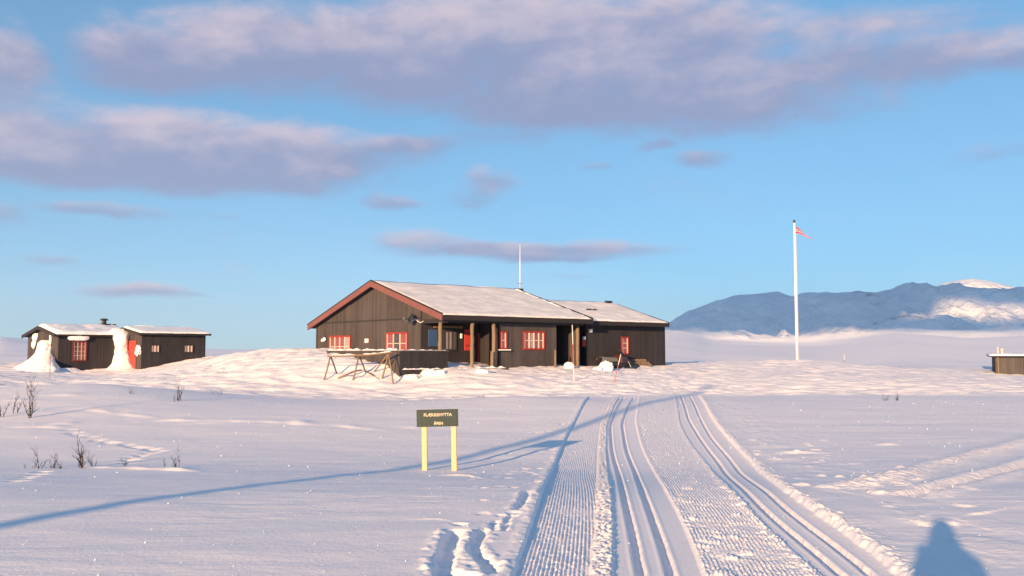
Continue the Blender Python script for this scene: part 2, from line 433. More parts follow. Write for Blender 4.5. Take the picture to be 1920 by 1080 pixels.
def rough_mask(x, y):
    near = 1 - sstep(0, 1.4, y - crest_y(x))
    L = cx('L', y); PL1 = cx('PL1', y); PR1 = cx('PR1', y); PL2 = cx('PL2', y); PR2 = cx('PR2', y)
    band = lambda a, b: sstep(0, .03, x - a) * sstep(0, .03, b - x)
    r = sstep(.3, 2, y - crest_y(x)) * (1 - sstep(60, 75, y)) * .16
    r = r + near * (.10 * band(L + .08, PL1 - .2) + .22 * band(PL1 - .2, PL1) + .11 * band(PR1, PL2) + .16 * np.exp(-((x - PR2 - .12) / .16) ** 2))
    r = r + near * .16 * np.exp(-((x - PR2 - .9) / .7) ** 2) * sstep(-.1, .4, fbm(x / .5, y / .9, 96, 3))
    for pl in RTRACK:
        d, s_, tt = poly_dist(x, np.minimum(y, 30), pl)
        r = r + near * .20 * np.exp(-(d / .35) ** 2) * sstep(0, .12, tt)
    return np.clip(r, 0, 1.1)
def height(x, y):
    x = np.asarray(x, float); y = np.asarray(y, float)
    return base_h(x, y) + detail_h(x, y)
def gz(x, y): return float(height(np.array([x]), np.array([y]))[0])
def gpt(px, py):
    p = ground_hit(px, py); p.z = gz(p.x, p.y); return p

# ------------------------------------------------------------------ materials
MATS = {}
def material(name, build):
    m = bpy.data.materials.new(name); m.use_nodes = True
    t = m.node_tree
    for n in list(t.nodes): t.nodes.remove(n)
    Nn = NT(t)
    b = Nn.new('ShaderNodeBsdfPrincipled'); o = Nn.new('ShaderNodeOutputMaterial')
    t.links.new(b.outputs[0], o.inputs[0])
    build(Nn, b); MATS[name] = m; return m
def setb(b, colr=None, rough=None, spec=None, metal=None):
    if colr is not None: b.inputs['Base Color'].default_value = (*colr, 1)
    if rough is not None: b.inputs['Roughness'].default_value = rough
    if spec is not None: b.inputs['Specular IOR Level'].default_value = spec
    if metal is not None: b.inputs['Metallic'].default_value = metal
def bump(Nn, b, h, dist, strength=1.0):
    n = Nn.new('ShaderNodeBump'); n.inputs['Distance'].default_value = dist; n.inputs['Strength'].default_value = strength
    Nn.put(n.inputs['Height'], h); Nn.t.links.new(n.outputs[0], b.inputs['Normal'])

def snow_mat(name, colr=(.885, .865, .90), b1=.006, b2=.0025, trodden=False):
    def f(Nn, b):
        setb(b, colr, .62, .25)
        g = Nn.new('ShaderNodeNewGeometry').outputs['Position']
        n1, _ = Nn.noise(g, 26, 4, .6)
        n2, _ = Nn.noise(g, 150, 3, .6)
        h = Nn.math('ADD', Nn.math('MULTIPLY', n1, b1), Nn.math('MULTIPLY', n2, b2))
        if trodden:                           # broken, trodden or wind carved snow is rougher
            at_ = Nn.new('ShaderNodeAttribute'); at_.attribute_name = 'rough'
            n3, _ = Nn.noise(Nn.vmath('MULTIPLY', g, (1, 1.5, 1)), 7, 5, .7)
            h = Nn.math('ADD', h, Nn.math('MULTIPLY', Nn.math('MULTIPLY', n3, .16), at_.outputs['Fac']))
        bump(Nn, b, h, 1.0)
    return material(name, f)
snow_mat('snow', b1=.005, b2=.0030, trodden=True)
snow_mat('drift_snow', (.86, .87, .91), b1=.02, b2=.004)

def roof_snow(Nn, b):
    setb(b, None, .7, .2)
    g = Nn.new('ShaderNodeTexCoord').outputs['Object']
    n1, _ = Nn.noise(Nn.vmath('MULTIPLY', g, (.5, 2.2, 1)), 1.6, 5, .62)
    n2, _ = Nn.noise(Nn.vmath('MULTIPLY', g, (3.0, .6, 1)), 3.0, 5, .6)
    f = Nn.maprange(Nn.math('ADD', n1, Nn.math('MULTIPLY', n2, .7)), .62, 1.05)
    Nn.put(b.inputs['Base Color'], Nn.mix(f, (.70, .67, .66, 1), (.88, .86, .86, 1)))
    n3, _ = Nn.noise(g, 14, 4, .6)
    bump(Nn, b, n3, .02)
material('roof_snow', roof_snow)

def wood(name, c0, c1, rough=.75, streak=(9, 9, .8)):
    def f(Nn, b):
        setb(b, None, rough, .25)
        g = Nn.new('ShaderNodeTexCoord').outputs['Object']
        n1, _ = Nn.noise(Nn.vmath('MULTIPLY', g, streak), 2.2, 5, .6)
        isl = Nn.new('ShaderNodeNewGeometry').outputs['Random Per Island']
        f_ = Nn.math('ADD', Nn.math('MULTIPLY', n1, .75), Nn.math('MULTIPLY', isl, .45))
        n0, _ = Nn.noise(g, .7, 4, .6)
        f_ = Nn.math('ADD', f_, Nn.math('MULTIPLY', Nn.math('SUBTRACT', n0, .5), .9))
        f_ = Nn.maprange(f_, .20, 1.0, smooth=False)
        Nn.put(b.inputs['Base Color'], Nn.mix(f_, (*c0, 1), (*c1, 1)))
        n2, _ = Nn.noise(Nn.vmath('MULTIPLY', g, (streak[0] * 5, streak[1] * 5, streak[2])), 5, 3, .6)
        bump(Nn, b, n2, .004)
    return material(name, f)
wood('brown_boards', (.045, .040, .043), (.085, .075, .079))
wood('dark_shade_boards', (.022, .021, .026), (.042, .039, .046))  # dark trim; on off-sun and recessed walls the shade is in the colour
wood('grey_boards', (.052, .050, .056), (.092, .087, .094))
wood('log', (.13, .095, .065), (.26, .20, .15), .8, (20, 20, 1.5))
wood('rack_wood', (.15, .10, .07), (.28, .205, .145), .8, (12, 12, 3))
wood('pine_post', (.55, .41, .235), (.67, .52, .33), .65, (30, 30, 1.2))
wood('red_paint', (.22, .022, .020), (.33, .04, .034), .55, (10, 10, 1))
wood('red_barge', (.145, .062, .064), (.21, .090, .090), .65, (4, 4, 4))
wood('red_dark', (.10, .022, .026), (.17, .035, .036), .6, (10, 10, 1))
wood('door_red', (.42, .04, .035), (.55, .07, .05), .5, (8, 8, 1))
wood('twig', (.030, .020, .018), (.075, .050, .042), .85, (20, 20, 20))
wood('utility_wood', (.08, .06, .045), (.16, .12, .09), .85, (20, 20, .6))

def simple(name, c, rough=.5, spec=.3, metal=0., var=.12, scale=6):
    def f(Nn, b):
        setb(b, c, rough, spec, metal)
        g = Nn.new('ShaderNodeTexCoord').outputs['Object']
        n, _ = Nn.noise(g, scale, 4, .6)
        k = Nn.maprange(n, .3, .7, smooth=False)
        lo = tuple(v * (1 - var) for v in c); hi = tuple(min(1, v * (1 + var)) for v in c)
        Nn.put(b.inputs['Base Color'], Nn.mix(k, (*lo, 1), (*hi, 1)))
    return material(name, f)
simple('white_paint', (.80, .80, .79), .45)
simple('cream_paint', (.66, .50, .44), .5)
simple('curtain', (.42, .30, .27), .9, .1)
simple('red_curtain', (.30, .055, .045), .9, .1)
simple('metal_dark', (.05, .05, .055), .45, .5, .6)
simple('metal_grey', (.32, .32, .33), .45, .5, .5)
simple('sign_green', (.004, .026, .033), .5, .3, 0, .2, 12)
simple('sign_letters', (.55, .50, .40), .6)
simple('roofing', (.030, .028, .030), .8)
simple('fascia', (.024, .022, .024), .7)
simple('pole_red', (.46, .13, .12), .45)
simple('pole_white', (.80, .72, .70), .45)
simple('flag_red', (.55, .02, .035), .8)
simple('flag_white', (.80, .80, .80), .8)
simple('flag_blue', (.015, .03, .12), .8)
simple('plastic_black', (.018, .018, .020), .4, .5)
simple('seat_grey', (.16, .15, .145), .6)
simple('machine_red', (.055, .022, .022), .35, .5)
simple('jacket', (.05, .07, .14), .8)
simple('trousers', (.03, .03, .035), .8)
simple('skin', (.50, .31, .23), .55)
simple('blue_cloth', (.035, .085, .20), .8)
simple('ochre_wood', (.20, .11, .05), .7)

def pane_mat(name, c):
    def f(Nn, b):
        setb(b, c, .06, .9)
        b.inputs['Coat Weight'].default_value = .6
        b.inputs['Coat Roughness'].default_value = .02
        g = Nn.new('ShaderNodeTexCoord').outputs['Object']
        n, _ = Nn.noise(g, 3.0, 2, .5)
        bump(Nn, b, n, .004)
    return material(name, f)
pane_mat('pane_dark', (.05, .035, .035))
pane_mat('pane_pale', (.30, .25, .25))
pane_mat('pane_red', (.22, .05, .045))

def mountain_mat(Nn, b):
    setb(b, None, .8, .1)
    geo = Nn.new('ShaderNodeNewGeometry')
    g = geo.outputs['Position']
    n1, _ = Nn.noise(Nn.vmath('MULTIPLY', g, (1, .5, 2.2)), .0045, 6, .66, .4)
    n2, _ = Nn.noise(g, .0011, 3, .5)
    a = Nn.math('MULTIPLY', Nn.maprange(n1, .60, .68), Nn.maprange(n2, .50, .62))
    n3, _ = Nn.noise(Nn.vmath('MULTIPLY', g, (1, .6, 1.6)), .0022, 5, .6, .5)
    base = Nn.mix(Nn.maprange(n3, .35, .7), (.70, .73, .78, 1), (.90, .90, .92, 1))
    Nn.put(b.inputs['Base Color'], Nn.mix(a, base, (.20, .20, .22, 1)))
    n4, _ = Nn.noise(g, .006, 5, .6)
    bump(Nn, b, n4, 55.0)
material('mountain_snow', mountain_mat)

# ------------------------------------------------------------------ mesh helpers
def link(o, parent=None):
    col.objects.link(o)
    if parent is not None: o.parent = parent
    return o
def tag(o, label=None, cat=None, group=None, kind=None):
    if label: o['label'] = label
    if cat: o['category'] = cat
    if group: o['group'] = group
    if kind: o['kind'] = kind
    return o
def empty(name, loc, rz=0.0):
    o = bpy.data.objects.new(name, None); o.location = loc; o.rotation_euler = (0, 0, rz)
    o.empty_display_size = .3
    return link(o)
class MB:
    def __init__(s): s.v = []; s.f = []
    def add(s, vs, fs):
        n = len(s.v); s.v += [tuple(v) for v in vs]; s.f += [tuple(i + n for i in f) for f in fs]
        return s
    def hexa(s, q):          # 8 corners: bottom ring then top ring
        return s.add(q, [(0, 3, 2, 1), (4, 5, 6, 7), (0, 1, 5, 4), (1, 2, 6, 5), (2, 3, 7, 6), (3, 0, 4, 7)])
    def box(s, x0, x1, y0, y1, z0, z1):
        return s.hexa([(x0, y0, z0), (x1, y0, z0), (x1, y1, z0), (x0, y1, z0), (x0, y0, z1), (x1, y0, z1), (x1, y1, z1), (x0, y1, z1)])
    def tube(s, p0, p1, r0, r1=None, n=8, caps=True):
        return s.path([p0, p1], [r0, r0 if r1 is None else r1], n, caps)
    def path(s, ps, rs, n=6, caps=True):
        ps = [Vector(p) for p in ps]; N0 = len(s.v); k = len(ps)
        for i, p in enumerate(ps):
            d = (ps[min(i + 1, k - 1)] - ps[max(i - 1, 0)]).normalized()
            a = d.cross(Vector((0, 0, 1)) if abs(d.z) < .95 else Vector((1, 0, 0))).normalized(); b = d.cross(a)
            for j in range(n):
                t = 2 * math.pi * j / n
                s.v.append(tuple(p + (a * math.cos(t) + b * math.sin(t)) * rs[i]))
        for i in range(k - 1):
            for j in range(n):
                a0 = N0 + i * n + j; a1 = N0 + i * n + (j + 1) % n
                s.f.append((a0, a0 + n, a1 + n, a1))
        if caps:
            s.f.append(tuple(N0 + j for j in range(n)))
            s.f.append(tuple(N0 + (k - 1) * n + j for j in reversed(range(n))))
        return s
    def build(s, name, mat, parent=None, smooth=False, bevel=0.0):
        me = bpy.data.meshes.new(name); me.from_pydata(s.v, [], s.f)
        bm = bmesh.new(); bm.from_mesh(me)
        bmesh.ops.recalc_face_normals(bm, faces=bm.faces[:])
        if bevel > 0: bmesh.ops.bevel(bm, geom=bm.edges[:], offset=bevel, segments=1, affect='EDGES', clamp_overlap=True)
        bm.to_mesh(me); bm.free()
        me.materials.append(MATS[mat])
        if smooth:
            for p in me.polygons: p.use_smooth = True
        return link(bpy.data.objects.new(name, me), parent)
def blob(name, mat, parent, c, r, seed=0, amp=.26, sub=4, power=2.0):
    """lumpy rounded mass of snow"""
    bm = bmesh.new(); bmesh.ops.create_icosphere(bm, subdivisions=sub, radius=1)
    co = np.array([v.co[:] for v in bm.verts])
    if power != 2.0:
        n = (np.abs(co) ** power).sum(1) ** (1 / power); co = co / n[:, None]
    k = 1 + amp * (vnoise(co[:, 0] * 2 + seed * 7.3, co[:, 1] * 2 + co[:, 2] * 1.7, 200 + seed) + .5 * vnoise(co[:, 0] * 5 + co[:, 2] * 4, co[:, 1] * 5 - co[:, 2] * 3, 300 + seed))
    for v, q, kk in zip(bm.verts, co, k): v.co = (q[0] * r[0] * kk + c[0], q[1] * r[1] * kk + c[1], q[2] * r[2] * kk + c[2])
    me = bpy.data.meshes.new(name); bm.to_mesh(me); bm.free()
    me.materials.append(MATS[mat])
    for p in me.polygons: p.use_smooth = True
    return link(bpy.data.objects.new(name, me), parent)

def grid_mesh(name, X, Y, Z, mat):
    nr, nc = X.shape
    co = np.stack([X, Y, Z], -1).reshape(-1, 3).astype(np.float32)
    idx = np.arange(nr * nc).reshape(nr, nc)
    q = np.stack([idx[:-1, :-1], idx[:-1, 1:], idx[1:, 1:], idx[1:, :-1]], -1).reshape(-1, 4)
    me = bpy.data.meshes.new(name)
    me.vertices.add(len(co)); me.vertices.foreach_set('co', co.ravel())
    me.loops.add(q.size); me.loops.foreach_set('vertex_index', q.ravel().astype(np.int32))
    me.polygons.add(len(q))
    me.polygons.foreach_set('loop_start', np.arange(0, q.size, 4, dtype=np.int32))
    me.polygons.foreach_set('use_smooth', np.ones(len(q), dtype=bool))
    me.update(calc_edges=True)
    me.materials.append(MATS[mat])
    return link(bpy.data.objects.new(name, me))

# ------------------------------------------------------------------ the snow
rows = [-45, -30, -20, -13, -9, -6, -4, -2.5, -1.2, 0, 1, 2, 2.8, 3.5, 4, 4.4, 4.8, 5.2, 5.5]
while rows[-1] < 62:
    y = rows[-1]
    rows.append(y + min(.11, max(.012, y * y / 4200)))
while rows[-1] < 11000: rows.append(rows[-1] * 1.035)
rows = np.array(rows)
def row_x(y):
    W = (0.72 * max(y, 0) + 5) if y < 62 else (0.72 * y + 5 + (y - 62) * .6)
    if y < 0: W = 5 - y * 1.6
    L = cx('L', y); PL1 = cx('PL1', y); PR1 = cx('PR1', y); PL2 = cx('PL2', y); PR2 = cx('PR2', y)
    near = 1.6
    t = np.linspace(0, 1, 231)[:-1]
    a = L - near; xs = [a + (-W - 3 - a) * ((1 - t) ** 1.25)]
    for p, q, n in [(a, L - .03, 100), (L - .03, L + .05, 10), (L + .05, PL1 - .19, 118), (PL1 - .19, PL1 + .02, 26), (PL1 + .02, PR1 - .01, 92),
                    (PR1 - .01, PL2 + .02, 190), (PL2 + .02, PR2 - .02, 86), (PR2 - .02, PR2 + .22, 24), (PR2 + .22, PR2 + 1.8, 66)]:
        xs.append(np.linspace(float(p), float(q), n + 1)[:-1])
    a = PR2 + 1.8; t = np.linspace(0, 1, 130)
    b = max(W + 3, a + 2)
    xs.append(a + (b - a) * t ** 1.25)
    return np.concatenate(xs)
GX = np.stack([row_x(float(y)) for y in rows]); GY = np.repeat(rows[:, None], GX.shape[1], 1)
GZ = height(GX.ravel(), GY.ravel()).reshape(GX.shape)
ground = tag(grid_mesh('snow_ground', GX, GY, GZ, 'snow'), kind='structure')
ra_ = ground.data.attributes.new('rough', 'FLOAT', 'POINT')
ra_.data.foreach_set('value', rough_mask(GX.ravel(), GY.ravel()).astype(np.float32))
print('ground verts', GX.size)

# ------------------------------------------------------------------ mountains
RIDGE = np.array([(900, 668), (1100, 655), (1200, 636), (1255, 606), (1290, 588), (1340, 566), (1380, 554), (1440, 549), (1458, 547), (1490, 558), (1505, 553), (1560, 553),
                  (1610, 550), (1650, 554), (1700, 549), (1740, 546), (1790, 545), (1850, 548), (1920, 552), (2050, 566), (2300, 590), (2700, 615), (3200, 640)], float)
PEAK = np.array([(1600, 600), (1700, 556), (1745, 542), (1772, 531), (1790, 527), (1825, 522), (1858, 527), (1885, 534), (1920, 541), (2000, 552), (2200, 580), (2600, 620)], float)
def mountain(ridge, Y0, YR, Y1, seed, amp):
    azs = np.linspace((ridge[0, 0] - CX) / F, (ridge[-1, 0] - CX) / F, 420)
    ys = np.concatenate([np.linspace(Y0, YR, 150), np.linspace(YR, Y1, 40)[1:]])
    A, Yg = np.meshgrid(azs, ys); X = A * Yg
    top = CAMZ + (660 - np.interp(A, (ridge[:, 0] - CX) / F, ridge[:, 1])) / F * YR
    t = (Yg - Y0) / (YR - Y0)
    up = np.where(t <= 1, .25 * np.clip(t, 0, 1) + .75 * sstep(0, 1.0, t), 1 - sstep(1, (Y1 - Y0) / (YR - Y0), t) * .9)
    floor_ = -40
    Z = floor_ + (top - floor_) * up
    n = fbm(X / 900, Yg / 1100, seed, 5, .52)
    rid = 1 - np.abs(fbm(X / 520, Yg / 1500, seed + 5, 5, .58))
    envl = np.clip(t * 3, 0, 1) * np.clip(np.abs(1 - t) * 3.5, .07, 1)
    Z = Z + envl * amp * (n * .9 + (rid - .7) * .8) * np.clip((top - floor_) / 350, .05, 1.2)
    return X, Yg, Z
tag(grid_mesh('mountain', *mountain(RIDGE, 3300, 5600, 7400, 61, 105), 'mountain_snow'), kind='structure')
tag(grid_mesh('mountain', *mountain(PEAK, 6000, 7600, 9500, 83, 60), 'mountain_snow'), kind='structure')

# unseen clouds added behind the viewer to throw shade on the mountains
simple('shade_cloud_white', (.85, .85, .86), 1.0, 0, 0, .03, .001)
tan_el = math.tan(SUN_EL)
e_c = Vector((math.cos(SUN_AZ), -math.sin(SUN_AZ), 0)); e_a = Vector((math.sin(SUN_AZ), math.cos(SUN_AZ), 0))
def shade_cloud(c, w, rc, rw, seed):
    a = -9000.0
    ctr = e_c * c + e_a * a; ctr.z = w - a * tan_el
    bm = bmesh.new(); bmesh.ops.create_icosphere(bm, subdivisions=5, radius=1)
    co = np.array([v.co[:] for v in bm.verts])
    n = (np.abs(co) ** 2.6).sum(1) ** (1 / 2.6); co = co / n[:, None]
    k = 1 + .16 * (vnoise(co[:, 0] * 3 + seed, co[:, 2] * 2 + co[:, 1], 400 + seed) + .6 * vnoise(co[:, 0] * 9, co[:, 2] * 4 + co[:, 1] * 3, 500 + seed))
    co = co * k[:, None]
    for v, q in zip(bm.verts, co):
        v.co = ctr + e_c * (q[0] * rc) + e_a * (q[1] * 900) + Vector((0, 0, q[2] * rw))
    me = bpy.data.meshes.new('shade_cloud'); bm.to_mesh(me); bm.free(); me.materials.append(MATS['shade_cloud_white'])
    for p in me.polygons: p.use_smooth = True
    return tag(link(bpy.data.objects.new('shade_cloud', me)), kind='structure')
shade_cloud(-950, 1330, 1000, 540, 1)
shade_cloud(750, 850, 850, 135, 2)
shade_cloud(800, 1400, 900, 200, 3)

# ------------------------------------------------------------------ building helpers
class Frame:
    """a building's own axes: x along its front, y into it, z up"""
    def __init__(s, name, origin, ang):
        s.o = Vector(origin); s.ang = ang
        s.M = Matrix.Translation(s.o) @ Matrix.Rotation(ang, 4, 'Z'); s.I = s.M.inverted()
        s.root = empty(name, s.o, ang)
    def on(s, px, py, axis, val):
        p = s.I @ Vector((0, 0, CAMZ)); d = s.I.to_3x3() @ ray(px, py)
        i = 'xyz'.index(axis); t = (val - p[i]) / d[i]
        return p + d * t
    def loc(s, x, y, z=0): return s.M @ Vector((x, y, z))
    def gl(s, x, y):
        w = s.M @ Vector((x, y, 0)); return gz(w.x, w.y) - s.o.z

def boards(parent, axis, pos, a0, a1, z0, ztop, mat, out, bw=.16, name='board_cladding', seed=1):
    """vertical board cladding on the plane axis=pos; 'out' is the outward sign; ztop a function or number"""
    rnd = random.Random(seed); mb = MB(); a = a0
    f = ztop if callable(ztop) else (lambda q: ztop)
    zb = z0 if callable(z0) else (lambda q: z0)
    while a < a1 - .01:
        b = min(a + bw * rnd.uniform(.85, 1.15), a1)
        if a1 - b < .05: b = a1
        o = pos + out * rnd.uniform(.0, .014); i = pos - out * .06
        c, d = a + .004, b - .004
        if axis == 'x':
            q = [(i, c, zb(c)), (o, c, zb(c)), (o, d, zb(d)), (i, d, zb(d)), (i, c, f(c)), (o, c, f(c)), (o, d, f(d)), (i, d, f(d))]
        else:
            q = [(c, i, zb(c)), (c, o, zb(c)), (d, o, zb(d)), (d, i, zb(d)), (c, i, f(c)), (c, o, f(c)), (d, o, f(d)), (d, i, f(d))]
        mb.hexa(q); a = b
    return tag(mb.build(name, mat, parent), kind='stuff')

def window(parent, axis, pos, out, a0, a1, z0, z1, lights, pane='pane_dark', frame='red_paint', bar='cream_paint', name='window', cross=1, depth=.05, trim=.07, curtain=None, sill=False):
    """a framed window proud of the cladding: trim frame, casement bars and one pane per light"""
    def bx(mb, p, q, z_0, z_1, d0, d1):
        lo, hi = sorted((pos + out * d0, pos + out * d1))
        if axis == 'x': mb.box(lo, hi, p, q, z_0, z_1)
        else: mb.box(p, q, lo, hi, z_0, z_1)
    m = MB()
    bx(m, a0 - trim, a1 + trim, z1, z1 + trim, .016, .016 + depth)
    bx(m, a0 - trim, a1 + trim, z0 - trim, z0, .016, .016 + depth)
    bx(m, a0 - trim, a0, z0, z1, .016, .016 + depth - .004)
    bx(m, a1, a1 + trim, z0, z1, .016, .016 + depth - .004)
    w = m.build(name, frame, parent)
    n = lights; wd = (a1 - a0) / n
    for k in range(n):
        p, q = a0 + k * wd, a0 + (k + 1) * wd
        zs = [z0 + (z1 - z0) * j / (cross + 1) for j in range(cross + 2)]
        for j in range(cross + 1):
            g = MB(); bx(g, p + .015, q - .015, zs[j] + .012, zs[j + 1] - .012, .017, .024)
            g.build('pane', pane if not isinstance(pane, (list, tuple)) else pane[k % len(pane)], w)
        if k:
            g = MB(); bx(g, p - .026, p + .026, z0, z1, .018, .016 + depth * .8); g.build('mullion', bar, w)
    for e0, e1 in ((a0, a0 + .045), (a1 - .045, a1)):
        g = MB(); bx(g, e0, e1, z0, z1, .018, .016 + depth * .7); g.build('casement_stile', bar, w)
    for j in range(1, cross + 1):
        z = z0 + (z1 - z0) * j / (cross + 1)
        g = MB(); bx(g, a0 + .046, a1 - .046, z - .014, z + .014, .018, .016 + depth * .55); g.build('glazing_bar', bar, w)
    if sill:
        g = MB(); bx(g, a0 - trim - .12, a1 + trim + .12, z0 - trim - .05, z0 - trim - .003, .016, .016 + .16); g.build('sill', 'white_paint', w)
    return w

def roof_plane(parent, x0, x1, ya, za, yb, zb, thick, mat, name='roof', lift=0.0, smooth=False):
    """sloped slab between the line y=ya (height za) and y=yb (height zb)"""
    m = MB()
    m.hexa([(x0, ya, za - thick + lift), (x1, ya, za - thick + lift), (x1, yb, zb - thick + lift), (x0, yb, zb - thick + lift),
            (x0, ya, za + lift), (x1, ya, za + lift), (x1, yb, zb + lift), (x0, yb, zb + lift)])
    return m.build(name, mat, parent, smooth)

def snow_sheet(parent, x0, x1, ya, za, yb, zb, t0, mat, seed, name='roof_snow', lip=.06, amp=.5, nx=60, ny=26):
    """uneven layer of snow lying on a roof slope, rounded over at its edges"""
    xs = np.linspace(x0, x1, nx); ss = np.linspace(0, 1, ny)
    Xg, Sg = np.meshgrid(xs, ss)
    L = math.hypot(yb - ya, zb - za)
    edge = np.minimum.reduce([(Xg - x0) / .18, (x1 - Xg) / .18, Sg * L / .18])
    edge = np.sqrt(np.clip(edge, 0, 1))
    th = t0 * (.30 + .70 * edge) * (1 + amp * fbm(Xg / 1.3, Sg * L / 1.1, seed, 3)) + .004
    Yg = ya + (yb - ya) * Sg; Zg = za + (zb - za) * Sg
    ov = lip * (fbm(xs / .8, xs * 0, seed + 3, 3) * .5 + .4)
    Yg[0] -= np.sign(yb - ya) * np.abs(ov)
    top = np.stack([Xg, Yg, Zg + th], -1); bot = np.stack([Xg, Yg, Zg + .002], -1)
    nr, nc = Xg.shape
    m = MB()
    vs = [tuple(v) for v in top.reshape(-1, 3)] + [tuple(v) for v in bot.reshape(-1, 3)]
    idx = np.arange(nr * nc).reshape(nr, nc); fs = []
    for i in range(nr - 1):
        for j in range(nc - 1):
            fs.append((idx[i, j], idx[i, j + 1], idx[i + 1, j + 1], idx[i + 1, j]))
    o = nr * nc
    ring = [idx[0, j] for j in range(nc)] + [idx[i, nc - 1] for i in range(1, nr)] + [idx[nr - 1, j] for j in range(nc - 2, -1, -1)] + [idx[i, 0] for i in range(nr - 2, 0, -1)]
    for k in range(len(ring)):
        a, b = ring[k], ring[(k + 1) % len(ring)]; fs.append((a, a + o, b + o, b))
    m.add(vs, fs)
    return m.build(name, mat, parent, True)

def snow_ridge(name, parent, pa, pb, w, h, seed, mat='drift_snow', n=40):
    """low lumpy line of snow lying along an edge from pa to pb"""
    pa, pb = Vector(pa), Vector(pb); d = (pb - pa); L = d.length; d.normalize(); s = Vector((-d.y, d.x, 0))
    t = np.linspace(0, 1, n); hh = h * np.clip(.55 + .9 * fbm(t * L / .45 + seed, t * 0, 600 + seed, 3), .12, 2)
    hh *= np.clip(np.minimum(t, 1 - t) * L / .12, .1, 1)
    m = MB(); K = 7; vs = []; fs = []
    for i in range(n):
        for k in range(K):
            a = math.pi * k / (K - 1)
            vs.append(pa + d * (L * t[i]) + s * (math.cos(a) * w * .5) + Vector((0, 0, math.sin(a) * hh[i])))
    for i in range(n - 1):
        for k in range(K - 1):
            fs.append((i * K + k, i * K + k + 1, (i + 1) * K + k + 1, (i + 1) * K + k))
        fs.append((i * K, i * K + K - 1, (i + 1) * K + K - 1, (i + 1) * K))
    fs.append(tuple(range(K))); fs.append(tuple((n - 1) * K + k for k in range(K)))
    m.add(vs, fs)
    return m.build(name, mat, parent, True)

# ------------------------------------------------------------------ the lodge
C = at(828, 590, 38.0)
Z0 = 0.55
H = Frame('mountain_lodge', (C.x, C.y, Z0), R(39.1))
hr = tag(H.root, 'long dark brown board lodge with red bargeboards and a porch on posts', 'house')
EZ = C.z - Z0                                 # top of the front eave
SL = 0.2985; RY = 5.83; BY = 12.25            # roof pitch, ridge line, back eave
XR = 8.75                                     # right end of the main roof
ridge_z = EZ + SL * RY
back_z = ridge_z - SL * (BY - RY)
TH = .16
def under(y): return (EZ + SL * y if y < RY else ridge_z - SL * (y - RY)) - TH - .012
GX0 = .32                                     # gable wall plane
PW = 1.95                                     # porch back wall plane
FW = .50                                      # front wall plane
EW = 1.00                                     # wing wall plane
xa = H.on(936, 640, 'y', FW).x; xb = H.on(1043, 640, 'y', FW).x
xend = H.on(1247, 640, 'y', EW).x
base = -.55
# gable wall: full height behind the porch, and the clad gable top above the porch opening
boards(hr, 'x', GX0, PW, 11.85, base, lambda y: min(under(y), under(y)), 'brown_boards', -1, seed=11)
boards(hr, 'x', GX0, .30, PW, EZ - .14 - .0, lambda y: under(y), 'brown_boards', -1, seed=12)
m = MB(); zt = H.on(700, 601, 'x', GX0).z
m.box(GX0 - .035, GX0 - .016, PW, 11.85, zt - .03, zt + .03); m.build('cladding_band', 'dark_shade_boards', hr)
boards(hr, 'y', 11.85, GX0 - .06, XR - .35, base, under(11.85) , 'brown_boards', 1, seed=13)
boards(hr, 'x', XR - .35, xb * 0 + .5, 11.85, base, lambda y: under(y), 'brown_boards', 1, seed=14)
boards(hr, 'y', PW, GX0 - .05, xa, base, under(PW), 'dark_shade_boards', -1, seed=15)
boards(hr, 'x', xa, FW, PW, base, under(FW), 'dark_shade_boards', -1, seed=16)
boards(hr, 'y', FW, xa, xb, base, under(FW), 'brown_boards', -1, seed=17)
boards(hr, 'x', xb, FW, PW + .4, base, under(FW), 'dark_shade_boards', 1, seed=18)
boards(hr, 'y', PW + .4, xb, XR + .5, base, EZ - .2, 'dark_shade_boards', -1, seed=19)
# roof slabs, bargeboards, fascia, ridge
rf = roof_plane(hr, .03, XR, 0, EZ, RY, ridge_z, TH, 'roofing')
roof_plane(hr, .03, XR, BY, back_z, RY, ridge_z - .002, TH, 'roofing')
for ya, za, yb, zb in ((-.03, EZ - SL * .03, RY + .0, ridge_z), (BY + .03, back_z - SL * .03, RY, ridge_z)):
    for xx0, xx1 in ((-.03, .026), (XR + .004, XR + .05)):
        m = MB(); h = .27; u = .035
        m.hexa([(xx0, ya, za - h + u), (xx1, ya, za - h + u), (xx1, yb, zb - h + u), (xx0, yb, zb - h + u), (xx0, ya, za + u), (xx1, ya, za + u), (xx1, yb, zb + u), (xx0, yb, zb + u)])
        m.build('bargeboard', 'red_barge' if xx0 < 0 else 'dark_shade_boards', hr)
        m = MB(); m.hexa([(xx0 - .012, ya, za + u), (xx1 + .012, ya, za + u), (xx1 + .012, yb, zb + u), (xx0 - .012, yb, zb + u), (xx0 - .012, ya, za + u + .05), (xx1 + .012, ya, za + u + .05), (xx1 + .012, yb, zb + u + .05), (xx0 - .012, yb, zb + u + .05)])
        m.build('bargeboard_cap', 'fascia', hr)
m = MB(); m.box(.03, XR, -.035, -.004, EZ - .22, EZ + .005); m.build('fascia', 'fascia', hr)
m = MB(); m.box(.35, XR - .3, .24, .40, EZ - .30, EZ - .16); m.build('porch_beam', 'dark_shade_boards', hr)
m = MB(); m.box(.28, .42, .10, PW, EZ - .32, EZ - .141); m.build('porch_beam', 'dark_shade_boards', hr)
snow_sheet(hr, .05, XR - .02, -.02, EZ, RY, ridge_z, .060, 'roof_snow', 3, lip=.05)
snow_sheet(hr, .05, XR - .02, BY, back_z, RY, ridge_z, .055, 'roof_snow', 4)
snow_ridge('eave_snow', hr, (.1, .06, EZ + .02), (XR - .1, .06, EZ + .02), .24, .07, 5, n=90)
